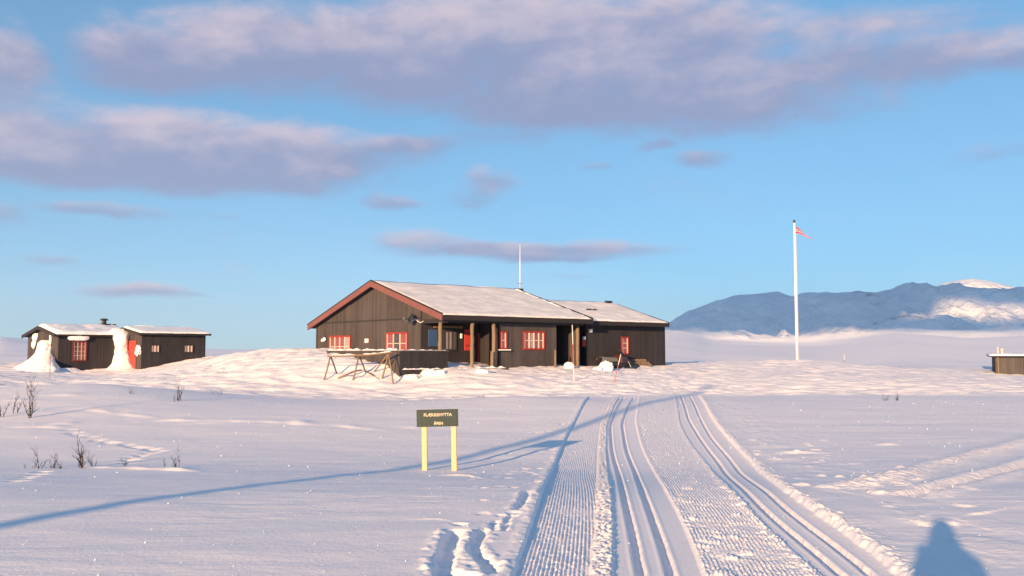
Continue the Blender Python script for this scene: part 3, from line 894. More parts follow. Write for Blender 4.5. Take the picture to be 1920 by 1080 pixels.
snow_ridge('verge_snow', hr, (XR - .06, .1, EZ + .05), (XR - .06, RY - .1, ridge_z + .03), .16, .05, 6, n=50)
m = MB(); m.box(xa + .1, xa + .5, 2.0, 2.12, EZ + SL * 2.0 + .05, EZ + SL * 2.06 + .075)
# wing on the right with its own lower roof
p = H.on(1253, 606, 'y', EW - .55)
WZ = p.z; WX0 = XR + .06; WX1 = p.x; WY0 = EW - .55; WRY = 4.3
q = H.on(1176, 571, 'x', WX1); WRZ = WZ + .30 * (WRY - WY0)
roof_plane(hr, WX0 - .6, WX1, WY0, WZ, WRY, WRZ, .14, 'roofing')
roof_plane(hr, WX0 - .6, WX1, 2 * WRY - WY0, WZ, WRY, WRZ - .002, .14, 'roofing')
snow_sheet(hr, WX0 + .02, WX1 - .03, WY0, WZ, WRY, WRZ, .075, 'roof_snow', 7, lip=.06)
snow_sheet(hr, WX0 + .02, WX1 - .03, 2 * WRY - WY0, WZ, WRY, WRZ, .07, 'roof_snow', 8)
snow_ridge('eave_snow', hr, (WX0 + .2, WY0 + .08, WZ + .02), (WX1 - .1, WY0 + .08, WZ + .02), .26, .09, 9, n=70)
m = MB(); m.box(WX0, WX1 + .02, WY0 - .035, WY0 - .004, WZ - .20, WZ + .004); m.build('fascia', 'fascia', hr)
m = MB(); h = .2
m.hexa([(WX1 + .004, WY0 - .04, WZ - h), (WX1 + .05, WY0 - .04, WZ - h), (WX1 + .05, WRY, WRZ - h), (WX1 + .004, WRY, WRZ - h), (WX1 + .004, WY0 - .04, WZ + .04), (WX1 + .05, WY0 - .04, WZ + .04), (WX1 + .05, WRY, WRZ + .04), (WX1 + .004, WRY, WRZ + .04)])
m.build('bargeboard', 'dark_shade_boards', hr)
def wunder(y): return min(WZ + .30 * (y - WY0), WRZ - .30 * (y - WRY)) - .155
boards(hr, 'y', EW, XR + .55, xend, base, WZ - .15, 'dark_shade_boards', -1, seed=21)
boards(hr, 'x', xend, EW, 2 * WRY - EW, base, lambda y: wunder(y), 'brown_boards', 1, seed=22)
boards(hr, 'x', XR + .55, EW, PW + .4, base, WZ - .15, 'dark_shade_boards', -1, seed=23)
# flashing and a vent on the wing roof, bare strips where the snow has slid
for px_, py_, wd in ((1100, 579, .30), (1112, 582, .22)):
    pp = H.on(px_, py_, 'y', 2.4)
    pp.z = WZ + .30 * (pp.y - WY0)
    m = MB(); m.box(pp.x, pp.x + wd, pp.y - .06, pp.y + .06, pp.z + .01, pp.z + .13); m.build('roof_batten', 'roofing', hr)
m = MB(); pz = WRZ; m.box(WX1 - .75, WX1 - .35, WRY - .10, WRY + .10, pz - .05, pz + .17); m.build('ridge_vent', 'metal_dark', hr)
# windows
def gwin(x0, x1, y0, y1, **k):
    a = H.on(x0, (y0 + y1) / 2, 'x', GX0); b = H.on(x1, (y0 + y1) / 2, 'x', GX0); c = H.on((x0 + x1) / 2, y0, 'x', GX0); d = H.on((x0 + x1) / 2, y1, 'x', GX0)
    return window(hr, 'x', GX0, -1, min(a.y, b.y), max(a.y, b.y), d.z, c.z, **k)
def fwin(plane, x0, x1, y0, y1, **k):
    a = H.on(x0, (y0 + y1) / 2, 'y', plane); b = H.on(x1, (y0 + y1) / 2, 'y', plane); c = H.on((x0 + x1) / 2, y0, 'y', plane); d = H.on((x0 + x1) / 2, y1, 'y', plane)
    return window(hr, 'y', plane, -1, a.x, b.x, d.z, c.z, **k)
gwin(620, 657, 632, 668, lights=4, pane=['pane_pale', 'pane_red', 'pane_red', 'pane_red'], cross=1)
gwin(727, 764, 626, 662, lights=3, pane=['pane_red', 'pane_dark', 'pane_red'], cross=1)
fwin(FW, 938.5, 947.5, 624, 652, lights=1, pane='pane_red', cross=1, sill=True)
fwin(FW, 982, 1018, 624, 653, lights=4, pane=['pane_red', 'pane_pale', 'pane_red', 'pane_red'], cross=1)
fwin(EW, 1166, 1176, 634, 662, lights=1, pane='pane_red', cross=2)
fwin(PW, 833, 853, 622, 655, lights=3, pane=['pane_pale', 'pane_pale', 'pane_dark'], frame='dark_shade_boards', bar='grey_boards', cross=0)
fwin(PW, 897, 916, 628, 684, lights=3, pane='pane_dark', frame='red_paint', bar='red_paint', cross=2, name='glazed_door')
a = H.on(870, 640, 'y', PW); b = H.on(886, 640, 'y', PW); c = H.on(878, 618, 'y', PW); d = H.on(878, 657, 'y', PW)
m = MB()
for k in range(4):
    w_ = (b.x - a.x) / 4; m.box(a.x + k * w_ + .004, a.x + (k + 1) * w_ - .004, PW - .06, PW - .018, d.z, c.z)
sh = m.build('shutter', 'door_red', hr)
for zz in (.2, .75):
    m = MB(); z = d.z + (c.z - d.z) * zz; m.box(a.x + .02, b.x - .02, PW - .085, PW - .061, z, z + .07); m.build('ledge_bar', 'red_paint', sh)
# doorway in the recess between lodge and wing
fwin(PW + .4, 1048, 1060, 622, 682, lights=1, pane='pane_dark', frame='dark_shade_boards', bar='red_paint', cross=1, name='door')
fwin(PW + .4, 1064, 1074, 630, 680, lights=1, pane='pane_red', frame='red_paint', bar='red_paint', cross=1, name='door')
# porch posts (round logs), deck and plinth
deck_z = H.on(885, 691, 'y', .3).z
post_list = [(822, .30), (885, .30), (925.5, .30), (1083, .55)]
for px_, yy in post_list:
    x_ = H.on(px_, 650, 'y', yy).x
    if px_ == 822: x_ = .14
    m = MB(); rnd = random.Random(int(px_)); zb = (deck_z - .02) if px_ < 1000 else H.gl(x_, yy) - .15
    zs = [zb + (EZ - .30 - zb) * t for t in np.linspace(0, 1, 9)]
    m.path([(x_ + rnd.uniform(-.012, .012), yy + rnd.uniform(-.012, .012), z) for z in zs], [.085 * rnd.uniform(.9, 1.08) for z in zs], 10)
    m.build('post', 'log', hr, True)
x_ = H.on(1041, 670, 'y', .2).x
m = MB(); g_ = H.gl(x_, .2); m.path([(x_, .2, g_ - .2), (x_ + .01, .2, H.on(1041, 656, 'y', .2).z)], [.05, .045], 8); m.build('short_post', 'log', hr, True)
x_ = H.on(921, 670, 'y', .1).x
m = MB(); m.path([(x_, .1, deck_z - .1), (x_ + .01, .1, H.on(921, 658, 'y', .1).z)], [.04, .035], 8); m.build('short_post', 'log', hr, True)
DX0 = -2.05
k = 0; xx = DX0
while xx < xa + .05:                          # deck boards run into the porch
    m = MB(); m.box(xx + .004, xx + .116, .02, PW - .08, deck_z - .05, deck_z); m.build('deck_board', 'grey_boards', hr); xx += .12
m = MB(); m.box(DX0, xa + .1, -.03, .015, deck_z - .20, deck_z + .004); m.build('deck_edge', 'dark_shade_boards', hr)
m = MB(); m.box(DX0 + .1, xa - .1, .3, PW - .1, base, deck_z - .06); m.build('deck_plinth', 'dark_shade_boards', hr)
pt = H.on(790, 659, 'y', 0).z                 # parapet top
boards(hr, 'y', -.035, DX0, .30, deck_z - .02, pt, 'dark_shade_boards', -1, bw=.13, name='parapet', seed=31)
boards(hr, 'x', DX0, .0, 6.2, deck_z - .35, pt, 'brown_boards', -1, bw=.13, name='parapet', seed=32)
m = MB(); m.box(DX0 - .05, .34, -.09, .09, pt + .002, pt + .045); m.build('parapet_cap', 'grey_boards', hr)
m = MB(); m.box(DX0 - .07, DX0 + .09, .095, 6.2, pt + .002, pt + .045); m.build('parapet_cap', 'grey_boards', hr)
snow_ridge('parapet_snow', hr, (DX0 - .02, 0, pt + .046), (.25, 0, pt + .046), .15, .05, 12, n=60)
snow_ridge('parapet_snow', hr, (DX0 + .01, .12, pt + .046), (DX0 + .01, 6.1, pt + .046), .15, .09, 13, n=90)
snow_ridge('deck_snow', hr, (DX0 + .1, .03, deck_z), (xa * .42, .03, deck_z), .22, .10, 14, n=90)
snow_ridge('deck_snow', hr, (xa * .46, .05, deck_z), (xa + .05, .05, deck_z), .22, .11, 15, n=70)
# things fixed under the porch
def wallbox(name, px, py, w, hgt, dep, plane, axis, out, mat, lab=None):
    p = H.on(px, py, axis, plane); m = MB()
    lo, hi = sorted((plane + out * .02, plane + out * (.02 + dep)))
    if axis == 'x': m.box(lo, hi, p.y - w / 2, p.y + w / 2, p.z - hgt / 2, p.z + hgt / 2)
    else: m.box(p.x - w / 2, p.x + w / 2, lo, hi, p.z - hgt / 2, p.z + hgt / 2)
    return m.build(name, mat, hr, False, .012)
wl = wallbox('wall_lamp', 690, 639, .24, .20, .10, GX0, 'x', -1, 'white_paint')
wl = wallbox('wall_lamp', 608, 638, .20, .14, .12, GX0, 'x', -1, 'white_paint')
blob('lamp_snow', 'drift_snow', wl, H.on(608, 636, 'x', GX0 - .10), (.07, .13, .09), 3)
wallbox('cable_box', 863.5, 630, .10, .22, .06, PW, 'y', -1, 'white_paint')
wallbox('porch_shelf', 838, 613, 1.5, .10, .16, PW, 'y', -1, 'ochre_wood')
wallbox('blue_panel', 811, 634, .5, .75, .05, PW, 'y', -1, 'blue_cloth')
wallbox('wall_lamp', 1105, 620, .16, .16, .14, EW, 'y', -1, 'white_paint')
wallbox('wall_lamp', 1093, 634, .13, .16, .12, EW, 'y', -1, 'white_paint')
wallbox('notice_board', 1094, 643, .26, .36, .04, EW, 'y', -1, 'red_paint')
# satellite dish on the gable
dp = H.on(771, 598, 'x', GX0 - .30)
dm = MB()
K = 14; vs = []; fs = []
axis_d = Vector((-.75, .10, .32)).normalized(); a1 = axis_d.cross(Vector((0, 0, 1))).normalized(); a2 = axis_d.cross(a1)
for i in range(5):
    r_ = .24 * i / 4
    for j in range(K):
        t = 2 * math.pi * j / K
        vs.append(dp + (a1 * math.cos(t) * .9 + a2 * math.sin(t)) * r_ + axis_d * (r_ * r_ * .75))
for i in range(4):
    for j in range(K): fs.append((i * K + j, i * K + (j + 1) % K, (i + 1) * K + (j + 1) % K, (i + 1) * K + j))
vs2 = [v - axis_d * .02 for v in vs]; n_ = len(vs)
dm.add(vs + vs2, fs + [tuple(i + n_ for i in f) for f in fs] + [(4 * K + j, 4 * K + (j + 1) % K, n_ + 4 * K + (j + 1) % K, n_ + 4 * K + j) for j in range(K)])
dish = dm.build('satellite_dish', 'metal_dark', hr, True)
m = MB(); m.path([dp, dp + Vector((.16, -.05, -.05)), Vector((GX0 - .015, dp.y - .05, dp.z - .05))], [.025, .025, .025], 8); m.build('wall_bracket', 'metal_grey', dish)
fp = dp + axis_d * .42 + Vector((0, 0, -.16))
m = MB(); m.path([dp + a2 * .20 if a2.z < 0 else dp - a2 * .20, fp], [.014, .014], 6); m.path([fp, fp + Vector((.10, 0, .03))], [.04, .03], 8); m.build('feed_arm', 'metal_grey', dish)
m = MB(); cz = [H.on(x_, y_, 'x', GX0 - .04) for x_, y_ in ((773, 604), (776, 598), (780, 598), (784, 603), (789, 605), (794, 602))]
m.path(cz, [.02, .028, .024, .018, .014, .012], 6); m.build('cable_snow', 'white_paint', dish, True)
# mast on the ridge
mp = Vector((H.on(975, 541, 'y', RY).x, RY, ridge_z))
mast = tag(empty('antenna_mast', H.loc(mp.x, mp.y, mp.z), H.ang), 'thin white antenna mast on the lodge roof ridge', 'antenna')
topz = H.on(975, 458, 'y', RY).z - ridge_z
m = MB(); m.path([(0, 0, -.02), (0, 0, topz * .55), (0, 0, topz)], [.024, .019, .011], 8); m.build('pole', 'white_paint', mast, True)
m = MB(); m.path([(-.16, 0, .34), (.16, 0, .36)], [.018, .018], 6); m.build('crossbar', 'metal_grey', mast)
m = MB(); m.box(-.16, .16, -.10, .10, -.06, .07); m.build('foot', 'metal_dark', mast)

# ------------------------------------------------------------------ the cabin on the left
CC = at(110, 625.5, 54.0)
LZ = 0.1
Lf = Frame('snowbound_cabin', (CC.x, CC.y, LZ), R(42))
lr = tag(Lf.root, 'low dark cabin half buried in drifts with a red framed window and red door', 'cabin')
le = CC.z - LZ; lb = -.5
GW = 6.6; lsl = .15
AYF = -2.7                                    # the annex stands forward of the cabin
ax0 = Lf.on(265, 660, 'y', AYF).x; ax1 = Lf.on(385, 660, 'y', AYF).x
def lund(y): return le + lsl * (y if y < GW / 2 else GW - y) - .13
boards(lr, 'x', 0, 0, GW, lb, lund, 'brown_boards', -1, seed=41)
boards(lr, 'y', 0, 0, ax0 + .06, lb, le - .12, 'dark_shade_boards', -1, seed=42)
boards(lr, 'y', GW, 0, ax0 + 3, lb, le - .12, 'dark_shade_boards', 1, seed=43)
rz = le + lsl * GW / 2
roof_plane(lr, -.28, ax0 + .4, -.28, le - lsl * .28, GW / 2, rz, .10, 'roofing')
roof_plane(lr, -.28, ax0 + .4, GW + .28, le - lsl * .28, GW / 2, rz - .002, .10, 'roofing')
for ya, yb in ((-.30, GW / 2), (GW + .30, GW / 2)):
    m = MB(); z_a = le - lsl * .30; h = .17
    m.hexa([(-.33, ya, z_a - h), (-.285, ya, z_a - h), (-.285, yb, rz - h), (-.33, yb, rz - h), (-.33, ya, z_a + .03), (-.285, ya, z_a + .03), (-.285, yb, rz + .03), (-.33, yb, rz + .03)])
    m.build('bargeboard', 'dark_shade_boards', lr)
snow_sheet(lr, -.20, ax0 + .5, -.30, le - lsl * .30, GW / 2, rz, .20, 'drift_snow', 44, lip=.10, amp=.35)
snow_sheet(lr, -.20, ax0 + .5, GW + .28, le - lsl * .28, GW / 2, rz, .16, 'drift_snow', 45)
def lwin(px0, px1, py0, py1, plane, **k):
    a = Lf.on(px0, 655, 'y', plane); b = Lf.on(px1, 655, 'y', plane); c = Lf.on((px0 + px1) / 2, py0, 'y', plane); d = Lf.on((px0 + px1) / 2, py1, 'y', plane)
    return window(lr, 'y', plane, -1, a.x, b.x, d.z, c.z, **k)
lwin(138, 160, 642, 675, 0, lights=3, pane=['pane_dark', 'pane_red', 'pane_red'], cross=3, trim=.08, frame='red_dark', bar='curtain')
# annex
ae = Lf.on(265, 623.5, 'y', AYF - .25).z
APK = AYF + 2.6
def aund(y): return ae + .13 * ((y - AYF) if y < APK else (2 * APK - AYF - y)) - .10
boards(lr, 'x', ax0, AYF, 0.0, lb, aund, 'brown_boards', -1, seed=46)
boards(lr, 'y', AYF, ax0, ax1, lb, ae - .09, 'dark_shade_boards', -1, seed=47)
boards(lr, 'x', ax1, AYF, 2 * APK - AYF, lb, aund, 'dark_shade_boards', 1, seed=48)
az_ = ae + .13 * (APK - AYF)
roof_plane(lr, ax0 - .22, ax1 + .22, AYF - .25, ae - .03, APK, az_, .09, 'roofing')
roof_plane(lr, ax0 - .22, ax1 + .22, 2 * APK - AYF + .25, ae - .03, APK, az_ - .002, .09, 'roofing')
m = MB(); m.box(ax0 - .22, ax1 + .24, AYF - .30, AYF - .255, ae - .14, ae - .02); m.build('fascia', 'fascia', lr)
for ya, yb in ((AYF - .25, APK), (2 * APK - AYF + .25, APK)):
    m = MB(); h = .14
    m.hexa([(ax0 - .27, ya, ae - .03 - h), (ax0 - .225, ya, ae - .03 - h), (ax0 - .225, yb, az_ - h), (ax0 - .27, yb, az_ - h), (ax0 - .27, ya, ae), (ax0 - .225, ya, ae), (ax0 - .225, yb, az_ + .03), (ax0 - .27, yb, az_ + .03)])
    m.build('bargeboard', 'dark_shade_boards', lr)
snow_sheet(lr, ax0 - .18, ax1 + .18, AYF - .27, ae - .03, APK, az_, .12, 'drift_snow', 49, lip=.06, amp=.3)
snow_sheet(lr, ax0 - .18, ax1 + .18, 2 * APK - AYF + .25, ae - .03, APK, az_, .12, 'drift_snow', 50)
lwin(284, 297, 648, 660, AYF, lights=2, pane='pane_pale', frame='dark_shade_boards', cross=0, trim=.05)
lwin(346, 360, 648, 660, AYF, lights=2, pane='pane_pale', frame='dark_shade_boards', cross=0, trim=.05)
# red door in the annex side
a = Lf.on(256, 660, 'x', ax0); b = Lf.on(237, 660, 'x', ax0); c = Lf.on(248, 639, 'x', ax0).z
m = MB(); n_ = 6
for k in range(n_):
    w_ = (b.y - a.y) / n_; m.box(ax0 - .06, ax0 - .02, a.y + k * w_ + .005, a.y + (k + 1) * w_ - .005, lb, c)
dr = m.build('door', 'door_red', lr)
m = MB(); m.path([(ax0 - .06, a.y + .12, c - .95), (ax0 - .12, a.y + .12, c - .95), (ax0 - .12, a.y + .26, c - .95)], [.014] * 3, 6); m.build('handle', 'metal_dark', dr)
# chimney and cowl on the cabin ridge
cp_ = Lf.on(195, 610, 'y', GW / 2)
m = MB(); m.box(cp_.x - .32, cp_.x + .32, GW / 2 - .3, GW / 2 + .3, rz - .1, rz + .24); ch = m.build('chimney', 'metal_dark', lr)
m = MB(); m.path([(cp_.x, GW / 2, rz + .24), (cp_.x, GW / 2, rz + .48)], [.16, .12], 10); m.build('flue', 'metal_dark', ch)
m = MB(); m.path([(cp_.x, GW / 2, rz + .45), (cp_.x, GW / 2, rz + .50), (cp_.x, GW / 2, rz + .58)], [.26, .27, .15], 12); m.build('cowl', 'metal_dark', ch)
m = MB(); m.path([(cp_.x + .55, GW / 2 - .3, rz), (cp_.x + .55, GW / 2 - .3, rz + .22)], [.12, .12], 8); m.build('vent_pipe', 'metal_dark', lr)
# snow lodged against the cabin
def pw(px, py, axis, val): return Lf.on(px, py, axis, val)
w_ = pw(147, 633, 'y', -.10); blob('lintel_snow', 'drift_snow', lr, w_, (.60, .18, .19), 51, .10, 4, 3.2)
w_ = pw(66, 632, 'x', -.04); blob('wall_snow', 'drift_snow', lr, w_, (.07, .56, .26), 52, .42)
w_ = pw(63, 646, 'x', -.04); blob('wall_snow', 'drift_snow', lr, w_, (.07, .42, .26), 53, .42)
w_ = pw(94.5, 636, 'x', -.05); blob('wall_snow', 'drift_snow', lr, w_, (.06, .12, .42), 54, .42)
w_ = pw(259, 657, 'x', ax0 - .05); blob('wall_snow', 'drift_snow', lr, w_, (.12, .36, .30), 55, .42)

def drift(name, rings, seed, nseg=56):
    """a drift built of stacked outlines: (z, cx, cy, rx, ry) in cabin axes"""
    zs = np.array([r[0] for r in rings]); t = np.linspace(0, 1, 54); zi = zs[0] + (zs[-1] - zs[0]) * t
    vals = [np.interp(zi, zs, [r[k] for r in rings]) for k in range(1, 5)]
    m = MB(); vs = []; fs = []
    for i in range(len(zi)):
        for j in range(nseg):
            a = 2 * math.pi * j / nseg
            q = 1 + .11 * float(fbm(np.array([math.cos(a) * 1.3 + seed * 3.7]), np.array([math.sin(a) * 1.3 + zi[i] * 1.7]), 700 + seed, 4, .6)[0])
            vs.append((vals[0][i] + math.cos(a) * vals[2][i] * q, vals[1][i] + math.sin(a) * vals[3][i] * q, zi[i] + .04 * (q - 1)))
    for i in range(len(zi) - 1):
        for j in range(nseg): fs.append((i * nseg + j, i * nseg + (j + 1) % nseg, (i + 1) * nseg + (j + 1) % nseg, (i + 1) * nseg + j))
    fs.append(tuple((len(zi) - 1) * nseg + j for j in range(nseg)))
    m.add(vs, fs); o = m.build(name, 'drift_snow', None, True)
    o.matrix_world = Lf.M
    return tag(o, kind='structure')
def zpx(px, py, axis, val): return Lf.on(px, py, axis, val).z
# outlines (photo row, left, right) of the packed drifts: one in the corner by the annex, one on the gable
def outline_drift(lst, axis, val, seed, dep):
    rings = []
    for i, (py, l, r) in enumerate(lst):
        d = dep[i]
        a_ = Lf.on(l, py, axis, val); b_ = Lf.on(r, py, axis, val)
        if axis == 'y': rings.append((a_.z, (a_.x + b_.x) / 2, -d * .45, abs(b_.x - a_.x) / 2, d * .55 + .15))
        else: rings.append((a_.z, -d * .45, (a_.y + b_.y) / 2, d * .55 + .15, abs(b_.y - a_.y) / 2))
    drift('snow_drift', rings, seed)
outline_drift([(712, 176, 270), (700, 188, 264), (696, 194, 261), (690, 201, 257), (682, 208, 252), (673, 213, 247), (664, 216, 241), (652, 217, 239), (641, 216, 240), (633, 214, 243), (627, 212, 247), (621, 208, 250), (616, 214, 246)], 'y', -.35, 1,
              [2.6, 2.0, 1.7, 1.4, 1.1, .9, .75, .65, .65, .65, .6, .4, .2])
outline_drift([(712, 26, 124), (700, 42, 118), (694, 52, 115), (687, 60, 110), (680, 67, 105), (673, 72, 100), (666, 75, 95), (661, 76, 92), (655, 76.5, 90), (648, 77, 89), (642, 77.5, 88), (638, 79, 86)], 'x', -.25, 2,
              [3.0, 2.3, 1.9, 1.5, 1.15, .9, .7, .6, .5, .45, .4, .25])
drift('snow_drift', [(-.4, .55, -.5, 1.0, .8), (zpx(118, 697, 'y', -.4), .55, -.45, .8, .6), (zpx(118, 690, 'y', -.4), .5, -.35, .4, .3)], 3)

# ------------------------------------------------------------------ the cabin on the right edge
RC = at(1866, 668, 60.0)
Rf = Frame('small_cabin', (RC.x, RC.y, -.3), R(-25))
rr_ = tag(Rf.root, 'small flat roofed brown cabin cut off by the right edge of the picture', 'cabin')
re_ = RC.z + .3
boards(rr_, 'y', 0, 0, 5.0, -.4, re_ - .02, 'grey_boards', -1, seed=61)
boards(rr_, 'x', 0, 0, 4.0, -.4, re_ - .02, 'brown_boards', -1, seed=62)
boards(rr_, 'x', 5.0, 0, 4.0, -.4, re_ - .02, 'brown_boards', 1, seed=63)
boards(rr_, 'y', 4.0, 0, 5.0, -.4, re_ - .02, 'brown_boards', 1, seed=64)
roof_plane(rr_, -.32, 5.3, -.3, re_ + .03, 4.3, re_ + .10, .08, 'roofing')
snow_sheet(rr_, -.36, 5.32, -.32, re_ + .03, 4.3, re_ + .10, .13, 'drift_snow', 65, lip=.05, amp=.25)
m = MB(); m.path([(.15, -.12, -.3), (.15, -.12, re_ - .04)], [.045, .04], 8); m.build('downpipe', 'rack_wood', rr_)
m = MB(); m.path([(.18, .4, re_ + .05), (.18, .4, re_ + .62)], [.05, .04], 8); m.build('vent_pipe', 'cream_paint', rr_)
m = MB(); m.path([(.43, .5, re_ + .05), (.43, .5, re_ + .30), (.43, .5, re_ + .5)], [.05, .07, .11], 8); m.build('vent_pipe', 'cream_paint', rr_)

# ------------------------------------------------------------------ flagpole with pennant
fb = at(1495, 676, 58.0); fb.z = gz(fb.x, fb.y)
ft = at(1494, 418, 58.0)
fp_ = tag(empty('flagpole', fb), 'tall white flagpole standing on the snowy rise right of the lodge', 'flagpole')
hgt = ft.z - fb.z
m = MB(); m.path([(0, 0, -.4), (0, 0, hgt * .5), (0, 0, hgt)], [.092, .082, .06], 12); m.build('pole', 'white_paint', fp_, True)
m = MB(); m.path([(0, 0, hgt), (0, 0, hgt + .05), (0, 0, hgt + .13), (0, 0, hgt + .2)], [.04, .075, .075, .03], 10); m.build('finial', 'metal_dark', fp_, True)
m = MB(); m.path([(.10, -.02, 1.3), (.085, -.02, hgt - .3)], [.008, .008], 5); m.build('halyard', 'cream_paint', fp_)
# pennant: narrow tapering cloth blowing down to the right
def pennant():
    root = tag(empty('pennant', fb + Vector((.09, 0, hgt - .25))), 'narrow red, white and blue pennant trailing from the flagpole top', 'flag')
    n = 30
    bands = [(-1, -.42, 'flag_red'), (-.42, -.2, 'flag_white'), (-.2, .2, 'flag_blue'), (.2, .42, 'flag_white'), (.42, 1, 'flag_red')]
    for b0, b1, mt in bands:
        m = MB(); vs = []
        for sgn in (-.006, .006):
            for i in range(n):
                t = i / (n - 1)
                c = Vector((1.25 * t, .10 * math.sin(t * 7) * t, -.20 - .68 * t - .10 * t * t + .04 * math.sin(t * 9)))
                w = .20 * (1 - t) ** 1.25 + .010
                tw = .9 * t * 2.2 + .2
                dirw = Vector((.12, math.sin(tw) * .8, math.cos(tw * .6)))
                for b in (b0, b1): vs.append(c + dirw * (b * w) + Vector((0, sgn, 0)))
        fs = []; o = 2 * n
        for i in range(n - 1):
            fs.append((2 * i, 2 * i + 1, 2 * i + 3, 2 * i + 2)); fs.append((o + 2 * i, o + 2 * i + 2, o + 2 * i + 3, o + 2 * i + 1))
            fs.append((2 * i, 2 * i + 2, o + 2 * i + 2, o + 2 * i)); fs.append((2 * i + 1, o + 2 * i + 1, o + 2 * i + 3, 2 * i + 3))
        m.add(vs, fs); m.build('stripe', mt, root, True)
pennant()

# ------------------------------------------------------------------ the signboard
sb = gpt(825, 882); 
sa = R(-4)
sg = tag(empty('sign', (sb.x, sb.y, sb.z), sa), 'dark green signboard with pale lettering on two fresh pine posts', 'sign')
sc_ = sb.y / F * 1.0
def sgl(px, py):                              # photo pixel to sign axes
    p = at(px, py, sb.y); return p.x - sb.x, p.z - sb.z
x0, z1 = sgl(784, 767.5); x1, z0 = sgl(862, 799.5)
m = MB(); m.box(x0, x1, -.028, -.002, z0, z1)
bd = m.build('board', 'sign_green', sg, False, .004)
bd.rotation_euler = (0, R(-1.6), 0)
for px0, px1 in ((790, 797), (846, 853)):
    pass
for (pxt, pxb) in ((794.5, 796.5), (850, 852.5)):
    xt, _ = sgl(pxt, 800); xb_, _ = sgl(pxb, 879)
    m = MB(); w = .041
    m.hexa([(xb_ - w, 0, -.35), (xb_ + w, 0, -.35), (xb_ + w, .05, -.35), (xb_ - w, .05, -.35), (xt - w, 0, z1 - .06), (xt + w, 0, z1 - .06), (xt + w, .05, z1 - .06), (xt - w, .05, z1 - .06)])
    m.build('post', 'pine_post', sg, False, .003)
def lettering(txt, size, x, z):
    cu = bpy.data.curves.new('lettering', 'FONT'); cu.body = txt; cu.size = size; cu.align_x = 'CENTER'; cu.extrude = .0015; cu.offset = .0016
    tmp = bpy.data.objects.new('tmp', cu); col.objects.link(tmp)
    dg = bpy.context.evaluated_depsgraph_get(); me = bpy.data.meshes.new_from_object(tmp.evaluated_get(dg))
    col.objects.unlink(tmp); bpy.data.objects.remove(tmp)
    me.materials.clear(); me.materials.append(MATS['sign_letters'])
    o = link(bpy.data.objects.new('lettering', me), bd); o.location = (x, -.031, z); o.rotation_euler = (math.pi / 2, 0, 0)
    return o
xm, zt = sgl(824, 776.5); l1 = lettering('FLÆKKEHYTTA', .067, xm, zt - .03)
xm2, zt2 = sgl(825, 794.5); lettering('ÅPEN', .062, xm2, zt2 - .012)
for px_, py_ in ((790, 771), (857, 770), (790, 795), (857, 794)):
    x_, z_ = sgl(px_, py_); m = MB(); m.path([(x_, -.034, z_), (x_, -.027, z_)], [.006, .006], 8); m.build('screw', 'metal_dark', bd)

# ------------------------------------------------------------------ wooden ski rack in front of the lodge
rk = gpt(672, 713)
rack = tag(empty('ski_rack', rk), 'snow topped wooden ski rack of three A frames before the lodge', 'rack')
def rkp(px, py, dy=0.0):
    p = at(px, py, rk.y + dy); return Vector((p.x - rk.x, p.y - rk.y, p.z - rk.z))
def ground_rel(v): return Vector((v.x, v.y, gz(v.x + rk.x, v.y + rk.y) - rk.z - .06))
for (ax_, ay_), feet in (((619.5, 667), ((607, 711, -.05), (632, 705, .8))), ((673, 666), ((661, 711, -.05), (686, 698, .9))), ((728, 663), ((738, 713, -.05), (716, 705, .3), (700, 700, 1.0)))):
    top = rkp(ax_, ay_, .3)
    for fx, fy, dy in feet:
        q = ground_rel(rkp(fx, fy, dy))
        d = (q - top).normalized()
        m = MB(); m.path([top - d * .06, (top + q) / 2 + Vector((.01, .01, 0)), q], [.028, .030, .034], 8); m.build('leg', 'rack_wood', rack, True)
ra, rb_, rc_ = rkp(614, 668, .25), rkp(673, 667, .25), rkp(736, 661, .25)
m = MB(); m.path([ra, (ra + rb_) / 2, rb_ + Vector((.05, 0, 0))], [.034, .032, .034], 8); m.build('top_rail', 'rack_wood', rack, True)
m = MB(); m.path([rb_ - Vector((.05, .05, -.02)), (rb_ + rc_) / 2, rc_], [.035, .035, .03], 8); m.build('top_rail', 'rack_wood', rack, True)
m = MB(); m.path([ground_rel(rkp(634, 708, .1)) + Vector((0, 0, .10)), rkp(663, 697, .4)], [.035, .03], 7); m.build('brace', 'rack_wood', rack, True)
m = MB(); m.path([rkp(664, 696, .4), rkp(678, 694, .8)], [.035, .03], 7); m.build('brace', 'rack_wood', rack, True)
m = MB(); m.path([rkp(690, 698, .7), ground_rel(rkp(711, 707, .2)) + Vector((0, 0, .05))], [.03, .035], 7); m.build('brace', 'rack_wood', rack, True)
snow_ridge('rail_snow', rack, ra + Vector((.05, 0, .035)), rb_ + Vector((-.02, 0, .035)), .085, .07, 21, n=40)
snow_ridge('rail_snow', rack, rb_ + Vector((.06, -.02, .03)), rc_ + Vector((-.05, 0, .03)), .075, .055, 22, n=40)

